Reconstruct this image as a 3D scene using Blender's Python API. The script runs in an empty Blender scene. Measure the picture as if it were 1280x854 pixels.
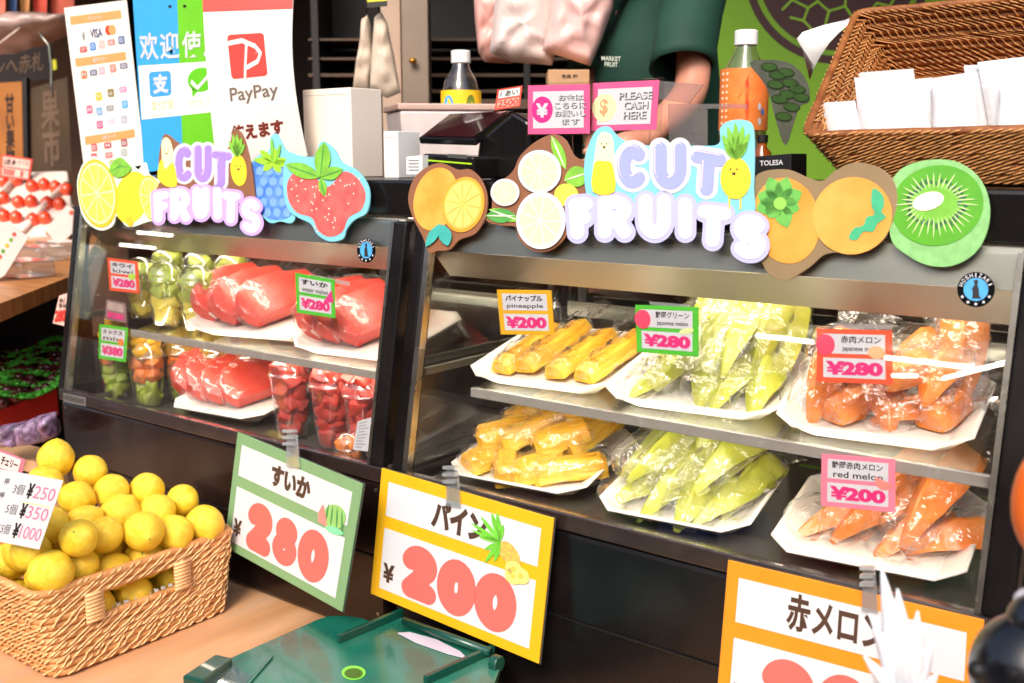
import bpy, bmesh, math, random
import numpy as np
from mathutils import Vector, Matrix, noise
random.seed(7); rad=math.radians
S=bpy.context.scene
# ---------------------------------------------------------------- camera, sky, sun
CF=1300.0; AL=math.atan2(1690,1300); PT=math.atan2(227,1300)
CAM=Vector((0,0,1.6))
FH=Vector((-math.cos(AL),math.sin(AL),0)); RT=Vector((math.sin(AL),math.cos(AL),0))
FW=FH*math.cos(PT)+Vector((0,0,-math.sin(PT))); UP=RT.cross(FW)
cd=bpy.data.cameras.new("camera"); cam=bpy.data.objects.new("camera",cd); S.collection.objects.link(cam)
cd.sensor_width=36; cd.lens=CF/1280*36; cd.clip_start=.02; cd.clip_end=400
cam.matrix_world=Matrix(((RT.x,UP.x,-FW.x,CAM.x),(RT.y,UP.y,-FW.y,CAM.y),(RT.z,UP.z,-FW.z,CAM.z),(0,0,0,1)))
cd.dof.use_dof=True; cd.dof.focus_distance=1.62; cd.dof.aperture_fstop=5.6
S.camera=cam
W=bpy.data.worlds.new("World"); S.world=W; W.use_nodes=True
nt=W.node_tree; bg=nt.nodes["Background"]; sk=nt.nodes.new("ShaderNodeTexSky")
SUN_EL=rad(40); SUN_DIR=Vector((.38,-1.0,0)).normalized()    # horizontal direction towards the sun
sk.sky_type='NISHITA'; sk.sun_disc=False; sk.sun_elevation=SUN_EL; sk.sun_rotation=math.atan2(SUN_DIR.x,SUN_DIR.y)
sk.air_density=1.0; sk.dust_density=4.0; sk.ozone_density=1.0
nt.links.new(sk.outputs[0],bg.inputs[0]); bg.inputs[1].default_value=.15
sl=bpy.data.lights.new("sun",'SUN'); sun=bpy.data.objects.new("sun",sl); S.collection.objects.link(sun)
sl.energy=1.35; sl.angle=rad(22); sl.color=(1,.95,.88)
sdir=SUN_DIR*math.cos(SUN_EL)+Vector((0,0,math.sin(SUN_EL)))
sun.rotation_euler=sdir.to_track_quat('Z','Y').to_euler(); sun.location=(0,-3,5)
S.view_settings.view_transform='Standard'; S.view_settings.look='None'; S.view_settings.gamma=1; S.view_settings.exposure=.82
S.render.engine='CYCLES'; S.cycles.use_denoising=True; S.cycles.transparent_max_bounces=40; S.cycles.max_bounces=8
S.cycles.caustics_reflective=False; S.cycles.caustics_refractive=False

# ---------------------------------------------------------------- helpers
def ray(px,py): return FW*CF+RT*(px-640)-UP*(py-427)
def at(px,py,n,d):
    """point where the sight line through a photo pixel meets the real plane n.P=d"""
    n=Vector(n); r=ray(px,py); return CAM+r*((d-n.dot(CAM))/n.dot(r))
def far(px,py,D):
    r=ray(px,py); return CAM+r*(D/r.dot(FH))
def lin(h):
    h=h.lstrip('#'); c=[int(h[i:i+2],16)/255 for i in (0,2,4)]
    return tuple(x/12.92 if x<=.04045 else ((x+.055)/1.055)**2.4 for x in c)+(1,)
MATS={}
def mat(name,col,rough=.5,metal=0,var=.12,scale=30,bump=0,bscale=60,spec=.5,coat=0,sss=0,emit=0,stretch=None,col2=None,trans=0,dirt=0,spots=None):
    if name in MATS: return MATS[name]
    m=bpy.data.materials.new(name); m.use_nodes=True; t=m.node_tree; b=t.nodes["Principled BSDF"]
    c=lin(col); N=t.nodes.new; L=t.links.new
    tc=N("ShaderNodeTexCoord"); mp=N("ShaderNodeMapping"); L(tc.outputs["Object"],mp.inputs[0])
    if stretch: mp.inputs["Scale"].default_value=stretch
    if var>0 or col2:
        nz=N("ShaderNodeTexNoise"); nz.inputs["Scale"].default_value=scale; nz.inputs["Detail"].default_value=5; L(mp.outputs[0],nz.inputs["Vector"])
        mx=N("ShaderNodeMix"); mx.data_type='RGBA'
        mr=N("ShaderNodeMapRange"); mr.inputs[1].default_value=.32; mr.inputs[2].default_value=.68; L(nz.outputs[0],mr.inputs[0])
        a=c if col2 else tuple(x*(1-var) for x in c[:3])+(1,)
        d=lin(col2) if col2 else tuple(min(1,x*(1+var)) for x in c[:3])+(1,)
        mx.inputs[6].default_value=a; mx.inputs[7].default_value=d; L(mr.outputs[0],mx.inputs[0]); out=mx.outputs[2]
        if dirt:
            n2=N("ShaderNodeTexNoise"); n2.inputs["Scale"].default_value=7; n2.inputs["Detail"].default_value=8; L(mp.outputs[0],n2.inputs["Vector"])
            r2=N("ShaderNodeMapRange"); r2.inputs[1].default_value=.5; r2.inputs[2].default_value=.8; r2.inputs[4].default_value=dirt; L(n2.outputs[0],r2.inputs[0])
            m2=N("ShaderNodeMix"); m2.data_type='RGBA'; L(r2.outputs[0],m2.inputs[0]); L(out,m2.inputs[6]); m2.inputs[7].default_value=(.5,.45,.38,1); out=m2.outputs[2]
        if spots:
            vo=N("ShaderNodeTexVoronoi"); vo.inputs["Scale"].default_value=48; ms=N("ShaderNodeMapping"); ms.inputs["Scale"].default_value=(1,.55,1); L(tc.outputs["Object"],ms.inputs[0]); L(ms.outputs[0],vo.inputs["Vector"])
            ls=N("ShaderNodeMath"); ls.operation='LESS_THAN'; ls.inputs[1].default_value=.075; L(vo.outputs["Distance"],ls.inputs[0])
            m3=N("ShaderNodeMix"); m3.data_type='RGBA'; L(ls.outputs[0],m3.inputs[0]); L(out,m3.inputs[6]); m3.inputs[7].default_value=lin(spots); out=m3.outputs[2]
        L(out,b.inputs["Base Color"])
        rr=N("ShaderNodeMapRange"); rr.inputs[3].default_value=max(0,rough-.08); rr.inputs[4].default_value=min(1,rough+.08); L(nz.outputs[0],rr.inputs[0]); L(rr.outputs[0],b.inputs["Roughness"])
    else:
        b.inputs["Base Color"].default_value=c; b.inputs["Roughness"].default_value=rough
    b.inputs["Metallic"].default_value=metal; b.inputs["Specular IOR Level"].default_value=spec; b.inputs["Coat Weight"].default_value=coat
    if sss: b.inputs["Subsurface Weight"].default_value=sss; b.inputs["Subsurface Radius"].default_value=(.02,.01,.005); b.inputs["Subsurface Scale"].default_value=.5
    if trans: b.inputs["Transmission Weight"].default_value=trans
    if emit: b.inputs["Emission Color"].default_value=c; b.inputs["Emission Strength"].default_value=emit
    if bump:
        n3=N("ShaderNodeTexNoise"); n3.inputs["Scale"].default_value=bscale; n3.inputs["Detail"].default_value=4; L(mp.outputs[0],n3.inputs["Vector"])
        bp=N("ShaderNodeBump"); bp.inputs["Strength"].default_value=bump; bp.inputs["Distance"].default_value=.004; L(n3.outputs[0],bp.inputs["Height"]); L(bp.outputs[0],b.inputs["Normal"])
    MATS[name]=m; return m
def film(name,tint='ffffff',rough=.03,milk=0.0,base=.04,bump=0,bscale=40,gain=1.0,crease=False):
    """clear pane / film: transparent + Fresnel gloss (+ a little diffuse milkiness)"""
    if name in MATS: return MATS[name]
    m=bpy.data.materials.new(name); m.use_nodes=True; t=m.node_tree; N=t.nodes.new; L=t.links.new
    t.nodes.remove(t.nodes["Principled BSDF"]); o=t.nodes["Material Output"]
    tr=N("ShaderNodeBsdfTransparent"); tr.inputs[0].default_value=lin(tint)
    gl=N("ShaderNodeBsdfGlossy"); gl.inputs["Roughness"].default_value=rough; gl.inputs[0].default_value=(1,1,1,1)
    lw=N("ShaderNodeLayerWeight"); lw.inputs[0].default_value=.5
    pw=N("ShaderNodeMath"); pw.operation='POWER'; pw.inputs[1].default_value=5; L(lw.outputs["Facing"],pw.inputs[0])
    ml=N("ShaderNodeMath"); ml.operation='MULTIPLY_ADD'; ml.inputs[1].default_value=(1-base)*gain; ml.inputs[2].default_value=base*gain; L(pw.outputs[0],ml.inputs[0]); ml.use_clamp=True
    mx=N("ShaderNodeMixShader"); L(ml.outputs[0],mx.inputs[0]); L(tr.outputs[0],mx.inputs[1]); L(gl.outputs[0],mx.inputs[2]); res=mx.outputs[0]
    if milk:
        df=N("ShaderNodeBsdfDiffuse"); df.inputs[0].default_value=(.85,.86,.86,1)
        m2=N("ShaderNodeMixShader"); m2.inputs[0].default_value=milk; L(res,m2.inputs[1]); L(df.outputs[0],m2.inputs[2]); res=m2.outputs[0]
    if bump:
        tc=N("ShaderNodeTexCoord"); nz=N("ShaderNodeTexNoise"); nz.inputs["Scale"].default_value=bscale; nz.inputs["Detail"].default_value=3; nz.inputs["Distortion"].default_value=1.2
        L(tc.outputs["Object"],nz.inputs["Vector"]); bp=N("ShaderNodeBump"); bp.inputs["Strength"].default_value=bump; bp.inputs["Distance"].default_value=.01; hsrc=nz.outputs[0]
        if crease:   # plastic wrap: flat facets between sharp folds, drawn out along the bag
            nz.inputs["Scale"].default_value=bscale*.5; mp=N("ShaderNodeMapping"); mp.inputs["Scale"].default_value=(1,.35,1); L(tc.outputs["Object"],mp.inputs[0])
            av=N("ShaderNodeVectorMath"); av.operation='MULTIPLY_ADD'; av.inputs[1].default_value=(.02,.02,.02); L(nz.outputs[1],av.inputs[0]); L(mp.outputs[0],av.inputs[2])
            vo=N("ShaderNodeTexVoronoi"); vo.inputs["Scale"].default_value=bscale; L(av.outputs[0],vo.inputs["Vector"]); hsrc=vo.outputs["Distance"]; bp.inputs["Distance"].default_value=.008
        L(hsrc,bp.inputs["Height"])
        L(bp.outputs[0],gl.inputs["Normal"]); L(bp.outputs[0],lw.inputs["Normal"])
    L(res,o.inputs[0]); MATS[name]=m; return m

class MB:
    def __init__(s): s.v=[]; s.f=[]
    def add(s,vs,fs):
        o=len(s.v); s.v+= [Vector(v) for v in vs]; s.f+=[tuple(i+o for i in f) for f in fs]; return s
    def box(s,x0,x1,y0,y1,z0,z1,M=None):
        v=[Vector((x,y,z)) for z in (z0,z1) for y in (y0,y1) for x in (x0,x1)]
        if M: v=[M@p for p in v]
        return s.add(v,[(0,2,3,1),(4,5,7,6),(0,1,5,4),(2,6,7,3),(0,4,6,2),(1,3,7,5)])
    def hexa(s,b,t):   # bottom 4 pts, top 4 pts
        return s.add(list(b)+list(t),[(3,2,1,0),(4,5,6,7),(0,1,5,4),(1,2,6,5),(2,3,7,6),(3,0,4,7)])
    def slab(s,pts,vec):   # polygon extruded by vec
        n=len(pts); vec=Vector(vec); P=[Vector(p) for p in pts]
        return s.add(P+[p+vec for p in P],[tuple(range(n))[::-1],tuple(range(n,2*n))]+[(i,(i+1)%n,(i+1)%n+n,i+n) for i in range(n)])
    def lathe(s,prof,c=(0,0,0),n=32,M=None,cap=True):
        vs=[];fs=[]
        for r,z in prof:
            for k in range(n):
                a=2*math.pi*k/n; p=Vector((r*math.cos(a),r*math.sin(a),z))
                vs.append((M@p if M else p)+Vector(c))
        for i in range(len(prof)-1):
            for k in range(n): fs.append((i*n+k,i*n+(k+1)%n,(i+1)*n+(k+1)%n,(i+1)*n+k))
        if cap: fs+=[tuple(range(n))[::-1],tuple(range((len(prof)-1)*n,len(prof)*n))]
        return s.add(vs,fs)
    def tube(s,pts,r,n=8,closed=False):
        P=[Vector(p) for p in pts]; m=len(P); vs=[];fs=[]; up=None
        for i,p in enumerate(P):
            a=P[(i-1)%m] if (closed or i>0) else p; b=P[(i+1)%m] if (closed or i<m-1) else p
            d=(b-a).normalized()
            if up is None: up=Vector((0,0,1)) if abs(d.z)<.9 else Vector((1,0,0))
            x=d.cross(up).normalized(); y=x.cross(d).normalized(); up=y
            rr=r[i] if isinstance(r,(list,tuple)) else r
            for k in range(n):
                t=2*math.pi*k/n; vs.append(p+x*math.cos(t)*rr+y*math.sin(t)*rr)
        for i in range(m if closed else m-1):
            j=(i+1)%m
            for k in range(n): fs.append((i*n+k,i*n+(k+1)%n,j*n+(k+1)%n,j*n+k))
        if not closed: fs+=[tuple(range(n))[::-1],tuple(range((m-1)*n,m*n))]
        return s.add(vs,fs)
    def ball(s,c,r,seg=20,rings=12,sc=(1,1,1),M=None):
        prof=[(math.sin(math.pi*i/rings)*1.0,-math.cos(math.pi*i/rings)) for i in range(rings+1)]
        prof[0]=(.001,-1); prof[-1]=(.001,1)
        vs=[];fs=[]
        for a,z in prof:
            for k in range(seg):
                t=2*math.pi*k/seg; p=Vector((a*math.cos(t)*r*sc[0],a*math.sin(t)*r*sc[1],z*r*sc[2]))
                vs.append((M@p if M else p)+Vector(c))
        for i in range(rings):
            for k in range(seg): fs.append((i*seg+k,i*seg+(k+1)%seg,(i+1)*seg+(k+1)%seg,(i+1)*seg+k))
        return s.add(vs,fs)
WL={}   # world location of each object (parents are only translated)
def thing(name,label,cat,loc=(0,0,0),group=None):
    o=bpy.data.objects.new(name,None); S.collection.objects.link(o); o.location=loc; o.empty_display_size=.05
    WL[o]=Vector(loc); o['label']=label; o['category']=cat
    if group: o['group']=group
    return o
def obj(name,mb,m,parent=None,smooth=False,bevel=0,kind=None,label=None,cat=None,group=None,seg=2,loc=None):
    me=bpy.data.meshes.new(name)
    o0=WL.get(parent,Vector((0,0,0))) if parent else Vector(loc or (0,0,0))
    me.from_pydata([tuple(v-o0) for v in mb.v],[],mb.f); me.validate()
    bm=bmesh.new(); bm.from_mesh(me); bmesh.ops.recalc_face_normals(bm,faces=bm.faces); bm.to_mesh(me); bm.free()
    if m: me.materials.append(m)
    if smooth: me.polygons.foreach_set("use_smooth",[True]*len(me.polygons))
    o=bpy.data.objects.new(name,me); S.collection.objects.link(o)
    if parent: o.parent=parent; WL[o]=o0
    elif loc: o.location=loc; WL[o]=o0
    else: WL[o]=Vector((0,0,0))
    if bevel:
        b=o.modifiers.new("bevel",'BEVEL'); b.width=bevel; b.segments=seg; b.limit_method='ANGLE'; b.angle_limit=rad(40)
    if smooth=='auto' or (bevel and smooth):
        pass
    if kind: o['kind']=kind
    if label: o['label']=label
    if cat: o['category']=cat
    if group: o['group']=group
    return o
def struct(name,mb,m,**k): return obj(name,mb,m,kind='structure',**k)
def cat_rom(pts,n=6,closed=True):
    P=[Vector((p[0],p[1])) for p in pts]; out=[]; m=len(P)
    for i in range(m if closed else m-1):
        p0,p1,p2,p3=[P[(i+k)%m] if closed else P[min(max(i+k,0),m-1)] for k in (-1,0,1,2)]
        for j in range(n):
            t=j/n; out.append(.5*((2*p1)+(-p0+p2)*t+(2*p0-5*p1+4*p2-p3)*t*t+(-p0+3*p1-3*p2+p3)*t**3))
    if not closed: out.append(P[-1])
    return [(p.x,p.y) for p in out]
def ell(cx,cy,rx,ry,rot=0,n=32):
    c,s=math.cos(rad(rot)),math.sin(rad(rot))
    return [(cx+rx*math.cos(t)*c-ry*math.sin(t)*s, cy+rx*math.cos(t)*s+ry*math.sin(t)*c) for t in [2*math.pi*k/n for k in range(n)]]
def petal(x0,y0,x1,y1,w,n=8):
    d=Vector((x1-x0,y1-y0)); q=Vector((-d.y,d.x)).normalized()*w; a=[];b=[]
    for i in range(n+1):
        t=i/n; k=math.sin(math.pi*t)**.8; p=Vector((x0,y0))+d*t
        a.append(tuple(p+q*k)); b.append(tuple(p-q*k))
    return a+b[1:-1][::-1]
# a surface that takes 2-D print coordinates (u right, v down) to the world, h = height above it
class Flat:        # (u,v) are positions on a real plane, found through photo pixels
    def __init__(s,n,d): s.n=Vector(n).normalized(); s.nn=Vector(n); s.d=d; s.sg=-1 if s.n.dot(FW)>0 else 1
    def __call__(s,u,v,h=0): return at(u,v,s.nn,s.d)+s.n*s.sg*h
class Sheet:       # a card with four world corners, u,v in 0..1
    def __init__(s,tl,tr,br,bl):
        s.c=[Vector(p) for p in (tl,tr,br,bl)]; s.n=(s.c[1]-s.c[0]).cross(s.c[3]-s.c[0]).normalized()
        if s.n.dot(s.c[0]-CAM)>0: s.n=-s.n
    def __call__(s,u,v,h=0):
        a,b,c,d=s.c; return (a*(1-u)+b*u)*(1-v)+(d*(1-u)+c*u)*v+s.n*h
def pl(F,pts,h0,h1,mb=None):
    mb=mb or MB(); n=len(pts)
    lo=[F(u,v,h0) for u,v in pts]; hi=[F(u,v,h1) for u,v in pts]
    return mb.add(lo+hi,[tuple(range(n))[::-1],tuple(range(n,2*n))]+[(i,(i+1)%n,(i+1)%n+n,i+n) for i in range(n)])
def rect(u0,v0,u1,v1): return [(u0,v0),(u1,v0),(u1,v1),(u0,v1)]
def grid_rect(u0,v0,u1,v1,n=8):
    return [(u0+(u1-u0)*i/n,v0) for i in range(n+1)]+[(u1+(u0-u1)*i/n,v1) for i in range(n+1)]
_tc={}
def glyphs(txt,bold=0.0,spacing=1.0):
    key=(txt,bold,spacing)
    if key in _tc: return _tc[key]
    c=bpy.data.curves.new("t",'FONT'); c.body=txt; c.offset=bold; c.space_character=spacing; c.resolution_u=3; c.align_x='CENTER'; c.space_line=.9
    o=bpy.data.objects.new("t",c); S.collection.objects.link(o)
    me=bpy.data.meshes.new_from_object(o.evaluated_get(bpy.context.evaluated_depsgraph_get()))
    v=[(p.co.x,p.co.y) for p in me.vertices]; f=[tuple(p.vertices) for p in me.polygons]
    bpy.data.objects.remove(o); bpy.data.curves.remove(c); bpy.data.meshes.remove(me)
    if not v: v=[(0,0),(1,0),(1,1)]; f=[(0,1,2)]
    xs=[a for a,b in v]; ys=[b for a,b in v]; x0,x1,y0,y1=min(xs),max(xs),min(ys),max(ys)
    v=[((a-x0)/(x1-x0+1e-9),1-(b-y0)/(y1-y0+1e-9)) for a,b in v]; _tc[key]=(v,f); return v,f
def text(F,txt,u0,v0,u1,v1,h,bold=0.0,mb=None,dv=0,quad=None,spacing=1.0):
    """lettering filling the box u0..u1, v0..v1 (dv = drop of the right end); thin raised print"""
    v,f=glyphs(txt,bold,spacing); mb=mb or MB()
    if quad:
        (ax,ay),(bx,by),(cx,cy),(dx,dy)=quad
        fn=lambda a,b:((ax*(1-a)+bx*a)*(1-b)+(dx*(1-a)+cx*a)*b,(ay*(1-a)+by*a)*(1-b)+(dy*(1-a)+cy*a)*b)
    else: fn=lambda a,b:(u0+(u1-u0)*a, v0+(v1-v0)*b+dv*a)
    return mb.add([F(*fn(a,b),h) for a,b in v],f)
def field(F,fn,bx,h0,h1,n=70,mb=None):
    """solid cut to the region fn(x,y)<0 by marching squares: front face + side walls"""
    mb=mb or MB(); x0,y0,x1,y1=bx; ny=max(6,int(n*(y1-y0)/(x1-x0))) if (x1-x0)>(y1-y0) else n; nx=n if (x1-x0)>(y1-y0) else max(6,int(n*(x1-x0)/(y1-y0)))
    X=np.linspace(x0,x1,nx+1); Y=np.linspace(y0,y1,ny+1); G=fn(*np.meshgrid(X,Y,indexing='ij'))
    idx={}; vs=[]; fs=[]; bd=[]
    def key(k,x,y):
        if k not in idx: idx[k]=len(vs); vs.append((x,y))
        return idx[k]
    for i in range(nx):
        for j in range(ny):
            cs=[(i,j),(i+1,j),(i+1,j+1),(i,j+1)]; g=[G[c] for c in cs]
            if min(g)>=0: continue
            poly=[];tag=[]
            for k in range(4):
                a,b=cs[k],cs[(k+1)%4]; ga,gb=g[k],g[(k+1)%4]
                if ga<0: poly.append(key(a,X[a[0]],Y[a[1]])); tag.append(0)
                if (ga<0)!=(gb<0):
                    t=ga/(ga-gb); kk=(min(a,b),max(a,b)); poly.append(key(kk,X[a[0]]+(X[b[0]]-X[a[0]])*t,Y[a[1]]+(Y[b[1]]-Y[a[1]])*t)); tag.append(1)
            if len(poly)>=3:
                fs.append(tuple(poly))
                for k in range(len(poly)):
                    if tag[k] and tag[(k+1)%len(poly)]: bd.append((poly[k],poly[(k+1)%len(poly)]))
    m=len(vs)
    return mb.add([F(x,y,h1) for x,y in vs]+[F(x,y,h0) for x,y in vs],fs+[(a,b,b+m,a+m) for a,b in bd])
def stroke_sdf(strokes,r):
    """distance to polylines minus r; strokes = list of point lists (optionally (pts, radius))"""
    def fn(x,y):
        d=np.full(np.shape(x),1e9)
        for st in strokes:
            pts,rr=(st if isinstance(st,tuple) and isinstance(st[1],(int,float)) and isinstance(st[0],list) else (st,r))
            for (ax,ay),(bx,by) in zip(pts[:-1],pts[1:]):
                dx,dy=bx-ax,by-ay; L=dx*dx+dy*dy+1e-12; t=np.clip(((x-ax)*dx+(y-ay)*dy)/L,0,1)
                d=np.minimum(d,np.hypot(x-ax-t*dx,y-ay-t*dy)-rr)
        return d
    return fn
def arc(cx,cy,rx,ry,a0,a1,n=14): return [(cx+rx*math.cos(rad(a0+(a1-a0)*i/n)),cy+ry*math.sin(rad(a0+(a1-a0)*i/n))) for i in range(n+1)]
LET={ # strokes in a unit box, y down
 'C':[arc(.55,.5,.42,.45,-50,-310)], 'U':[[(.1,.03),(.1,.6)]+arc(.5,.6,.4,.38,180,0)+[(.9,.03)]],
 'T':[[(.02,.08),(.98,.08)],[(.5,.08),(.5,.97)]], 'F':[[(.15,.97),(.15,.08),(.92,.08)],[(.15,.5),(.75,.5)]],
 'R':[[(.12,.97),(.12,.06),(.55,.06)]+arc(.55,.3,.35,.24,-90,90)+[(.12,.54)],[(.5,.54),(.9,.97)]],
 'I':[[(.5,.03),(.5,.97)]], 'S':[arc(.52,.27,.38,.24,-30,-270)+arc(.5,.74,.4,.24,-90,140)],
 '2':[arc(.48,.27,.46,.27,195,385)+[(.1,1.0),(1.0,1.0)],[(.1,1.0),(.45,.85)]], '0':[arc(.5,.5,.5,.5,0,360,24)],
 '8':[arc(.5,.2,.36,.2,0,360,20),arc(.5,.74,.46,.26,0,360,20)], '3':[arc(.48,.28,.34,.22,200,430)+arc(.48,.72,.38,.24,-80,160)]}
def letter(ch,bx,quad=None):
    x0,y0,x1,y1=bx
    if quad:
        (ax,ay),(bx_,by),(cx,cy),(dx,dy)=quad
        fn=lambda a,b:((ax*(1-a)+bx_*a)*(1-b)+(dx*(1-a)+cx*a)*b,(ay*(1-a)+by*a)*(1-b)+(dy*(1-a)+cy*a)*b)
    else: fn=lambda a,b:(x0+(x1-x0)*a,y0+(y1-y0)*b)
    return [[fn(a,b) for a,b in st] for st in LET[ch]]
# ---------------------------------------------------------------- materials
black=mat('black_paint','120f10',.25,var=.25,scale=9,bump=.05,bscale=30,spec=.35,coat=.12,dirt=.02)
blackm=mat('black_matte','0f0d0e',.5,var=.2,scale=12)
brownblack=mat('brown_black_panel','1c110e',.22,var=.3,scale=6,spec=.35,coat=.2,dirt=.03)
steel=mat('brushed_steel','a6a89c',.38,metal=1,var=.05,scale=3)
steel2=mat('bright_steel','bdb9ae',.27,metal=1,var=.05,scale=20)
white=mat('white_card','e9e7e4',.55,var=.03,scale=8)
cream=mat('cream_card','f0e0cc',.6,var=.05,scale=6)
foam=mat('white_foam','ece6dc',.45,var=.03,scale=40,bump=.1,bscale=300,sss=.1)
wood=mat('counter_wood','dcab80',.42,var=.3,scale=3.5,stretch=(5,1.0,1),bump=.12,bscale=9,col2='c58e5e',dirt=.35)
wood2=mat('shelf_wood','b8814d',.5,scale=5,stretch=(1,10,1),col2='d6a069')
clear=film('clear_glass',rough=.0,base=.045,gain=1.9)
cleara=film('clear_acrylic','f6faf8',rough=.02,base=.05,gain=1.6)
cupm=film('clear_cup','fbfbfb',rough=.03,base=.05,gain=2.6,milk=.02)
bagm=film('crinkled_bag','fefefe',rough=.055,base=.05,gain=1.2,milk=.013,bump=1.0,bscale=42,crease=True)
dark=mat('dark_interior','17110e',.7,var=.3,scale=5)
pink=mat('pink_print','ee5c8e',.5,var=.03); hot=mat('magenta_print','ee2f86',.5,var=0); salmon=mat('salmon_print','f0685f',.5,var=.03,scale=12)
brown=mat('brown_print','4a3326',.5,var=.05); ink=mat('black_print','221d1c',.5,var=0); wprint=mat('white_print','d3d2d6',.5,var=.02,scale=10)
greenb=mat('green_border','7ba070',.5,var=.03); yellowb=mat('yellow_border','e6ad14',.5,var=.03); orangeb=mat('orange_border','e88a18',.5,var=.03)
lime=mat('lime_print','4fbf30',.5,var=.02); redo=mat('orange_red_print','f0552f',.5,var=.02); org=mat('orange_print','f1813c',.5,var=.02)
FLESH=dict(
 pineapple=mat('pineapple_flesh','e6a010',.3,scale=55,col2='f3c83e',bump=1.0,bscale=150,sss=.15,stretch=(1,.25,1)),
 green=mat('green_melon_flesh','a9b31c',.25,scale=12,col2='cdd050',bump=.25,bscale=90,sss=.15),
 orange=mat('orange_melon_flesh','e36c10',.25,scale=16,col2='f09238',bump=.25,bscale=90,sss=.15),
 water=mat('watermelon_flesh','c82a1e',.3,scale=22,col2='dd4a3a',bump=.35,bscale=130,sss=.03,spots='2a0c08'),
 kiwi=mat('kiwi_flesh','9fb52c',.3,scale=30,col2='b9c94a',bump=.2,sss=.15),
 honey=mat('honeydew_flesh','d9c433',.3,scale=25,col2='e8d860',bump=.2,sss=.15))
# ---------------------------------------------------------------- the setting
struct('ground',MB().box(-60,60,-60,60,-.1,0),mat('paving','8a8078',.8,scale=2,var=.3,bump=.2))
struct('shop_floor',MB().box(-7,3,1.9,4.3,.004,.4),mat('shop_floor_boards','3a2a22',.7,var=.3))
ceil=struct('ceiling',MB().box(-8,3,1.75,4.3,3.0,3.08),mat('ceiling_board','463a33',.8,var=.2))
def bthing(name,label,cat,mb,m,**k): return obj(name,mb,m,label=label,cat=cat,**k)
bthing('rear_wall','dark brown rear wall of the shop behind everything','wall',MB().box(-8,3,4.2,4.3,.0,3.0),mat('rear_wall_brown','2a1a12',.7,scale=3,var=.4))
bthing('side_wall','dark side wall closing the shop far on the left','wall',MB().box(-8.1,-8.0,-1,4.3,.0,3.0),mat('rear_wall_brown','2a1a12'))
# the shops across the street, seen only as faint reflections in the glass
op=thing('opposite_building','beige open-fronted shop across the street, seen only in the glass reflections','building',(-2,-7,0))
ow=mat('opposite_wall','a58a70',.8,scale=2,var=.3); k=MB()
for q in ((-16,-7.5,-7.2,-7,0,3.1),(2.5,9,-7.2,-7,0,3.1),(-16,9,-7.2,-7,3.1,4.4)): obj('wall',MB().box(*q),ow,op)
obj('back_wall',MB().box(-7.5,2.5,-12.1,-12,0,3.1),mat('opposite_inner','8a4a28',.7,scale=1.5,col2='c98a4a'),op)
for x in (-7.6,2.5): obj('inner_wall',MB().box(x,x+.1,-12,-7.2,0,3.1),ow,op)
obj('inner_ceiling',MB().box(-7.5,2.5,-12,-7.2,3.0,3.1),mat('opposite_ceiling','b8aea0',.8,var=.1),op)
rc_=random.Random(4)
for i in range(14):
    x=-7.2+i*.68; obj('goods_box',MB().box(x,x+.55,-8.2-rc_.random(),-7.4,0,.7+rc_.random()*.5),mat('goods_%d'%(i%5),('c8402c','e0a030','4a8a3a','3a6ab0','d8d0c4')[i%5],.6),op)
obj('awning',MB().slab([(-16,-7,3.05),(9,-7,3.05),(9,-4.6,2.98),(-16,-4.6,2.98)],(0,0,.04)),mat('opposite_awning','b96a48',.7,var=.2),op)
tubem=mat('fluorescent_tube','fff6ea',.5,var=0,emit=20)
TL=['thickest white streak crossing the orange japanese melon tag','slanting white streak at the right end of the right showcase','white streak between the two japanese melon tags','short white streak under the orange japanese melon tag','white streak above the red kiwi tag','white streak near the top left corner of the left showcase']
for i,(a_,b_) in enumerate((((-3.34,-8.05),(-2.5,-8.07)),((-2.99,-8.99),(-2.03,-7.44)),((-4.55,-7.57),(-3.95,-7.6)),((-3.6,-9.25),(-3.28,-9.04)),((-11.9,-4.9),(-11.2,-4.93)),((-13.6,-5.75),(-12.8,-5.79)))):
    o=thing('fluorescent_tube','fluorescent tube mirrored as the '+TL[i],'lamp',(a_[0],a_[1],2.9),'fluorescent tubes across the street')
    obj('tube',MB().tube([(a_[0],a_[1],2.9),(b_[0],b_[1],2.9)],.016 if i<4 else .009,12),tubem,o,smooth=True); m_=((a_[0]+b_[0])/2,(a_[1]+b_[1])/2)
    obj('fitting',MB().box(m_[0]-.06,m_[0]+.06,m_[1]-.04,m_[1]+.04,2.925,2.99),white,o)
# ---------------------------------------------------------------- counter
ct=thing('counter','wooden counter with pale orange grain under the black showcases','counter',(-1,1.2,0))
cb=[-2.75,-2.02,-1.2,-.3,.65]
for a,b in zip(cb[:-1],cb[1:]):
    obj('plank',MB().box(a+.0006,b-.0006,.52,1.98,.718,.75),wood,ct,bevel=.0015)
obj('frame',MB().box(-2.7,.6,.58,1.95,.66,.717),wood2,ct)
for x in (-2.65,-1,.5):
    for y in (.65,1.85): obj('leg',MB().box(x,x+.07,y,y+.07,0,.66),wood2,ct)
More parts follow.
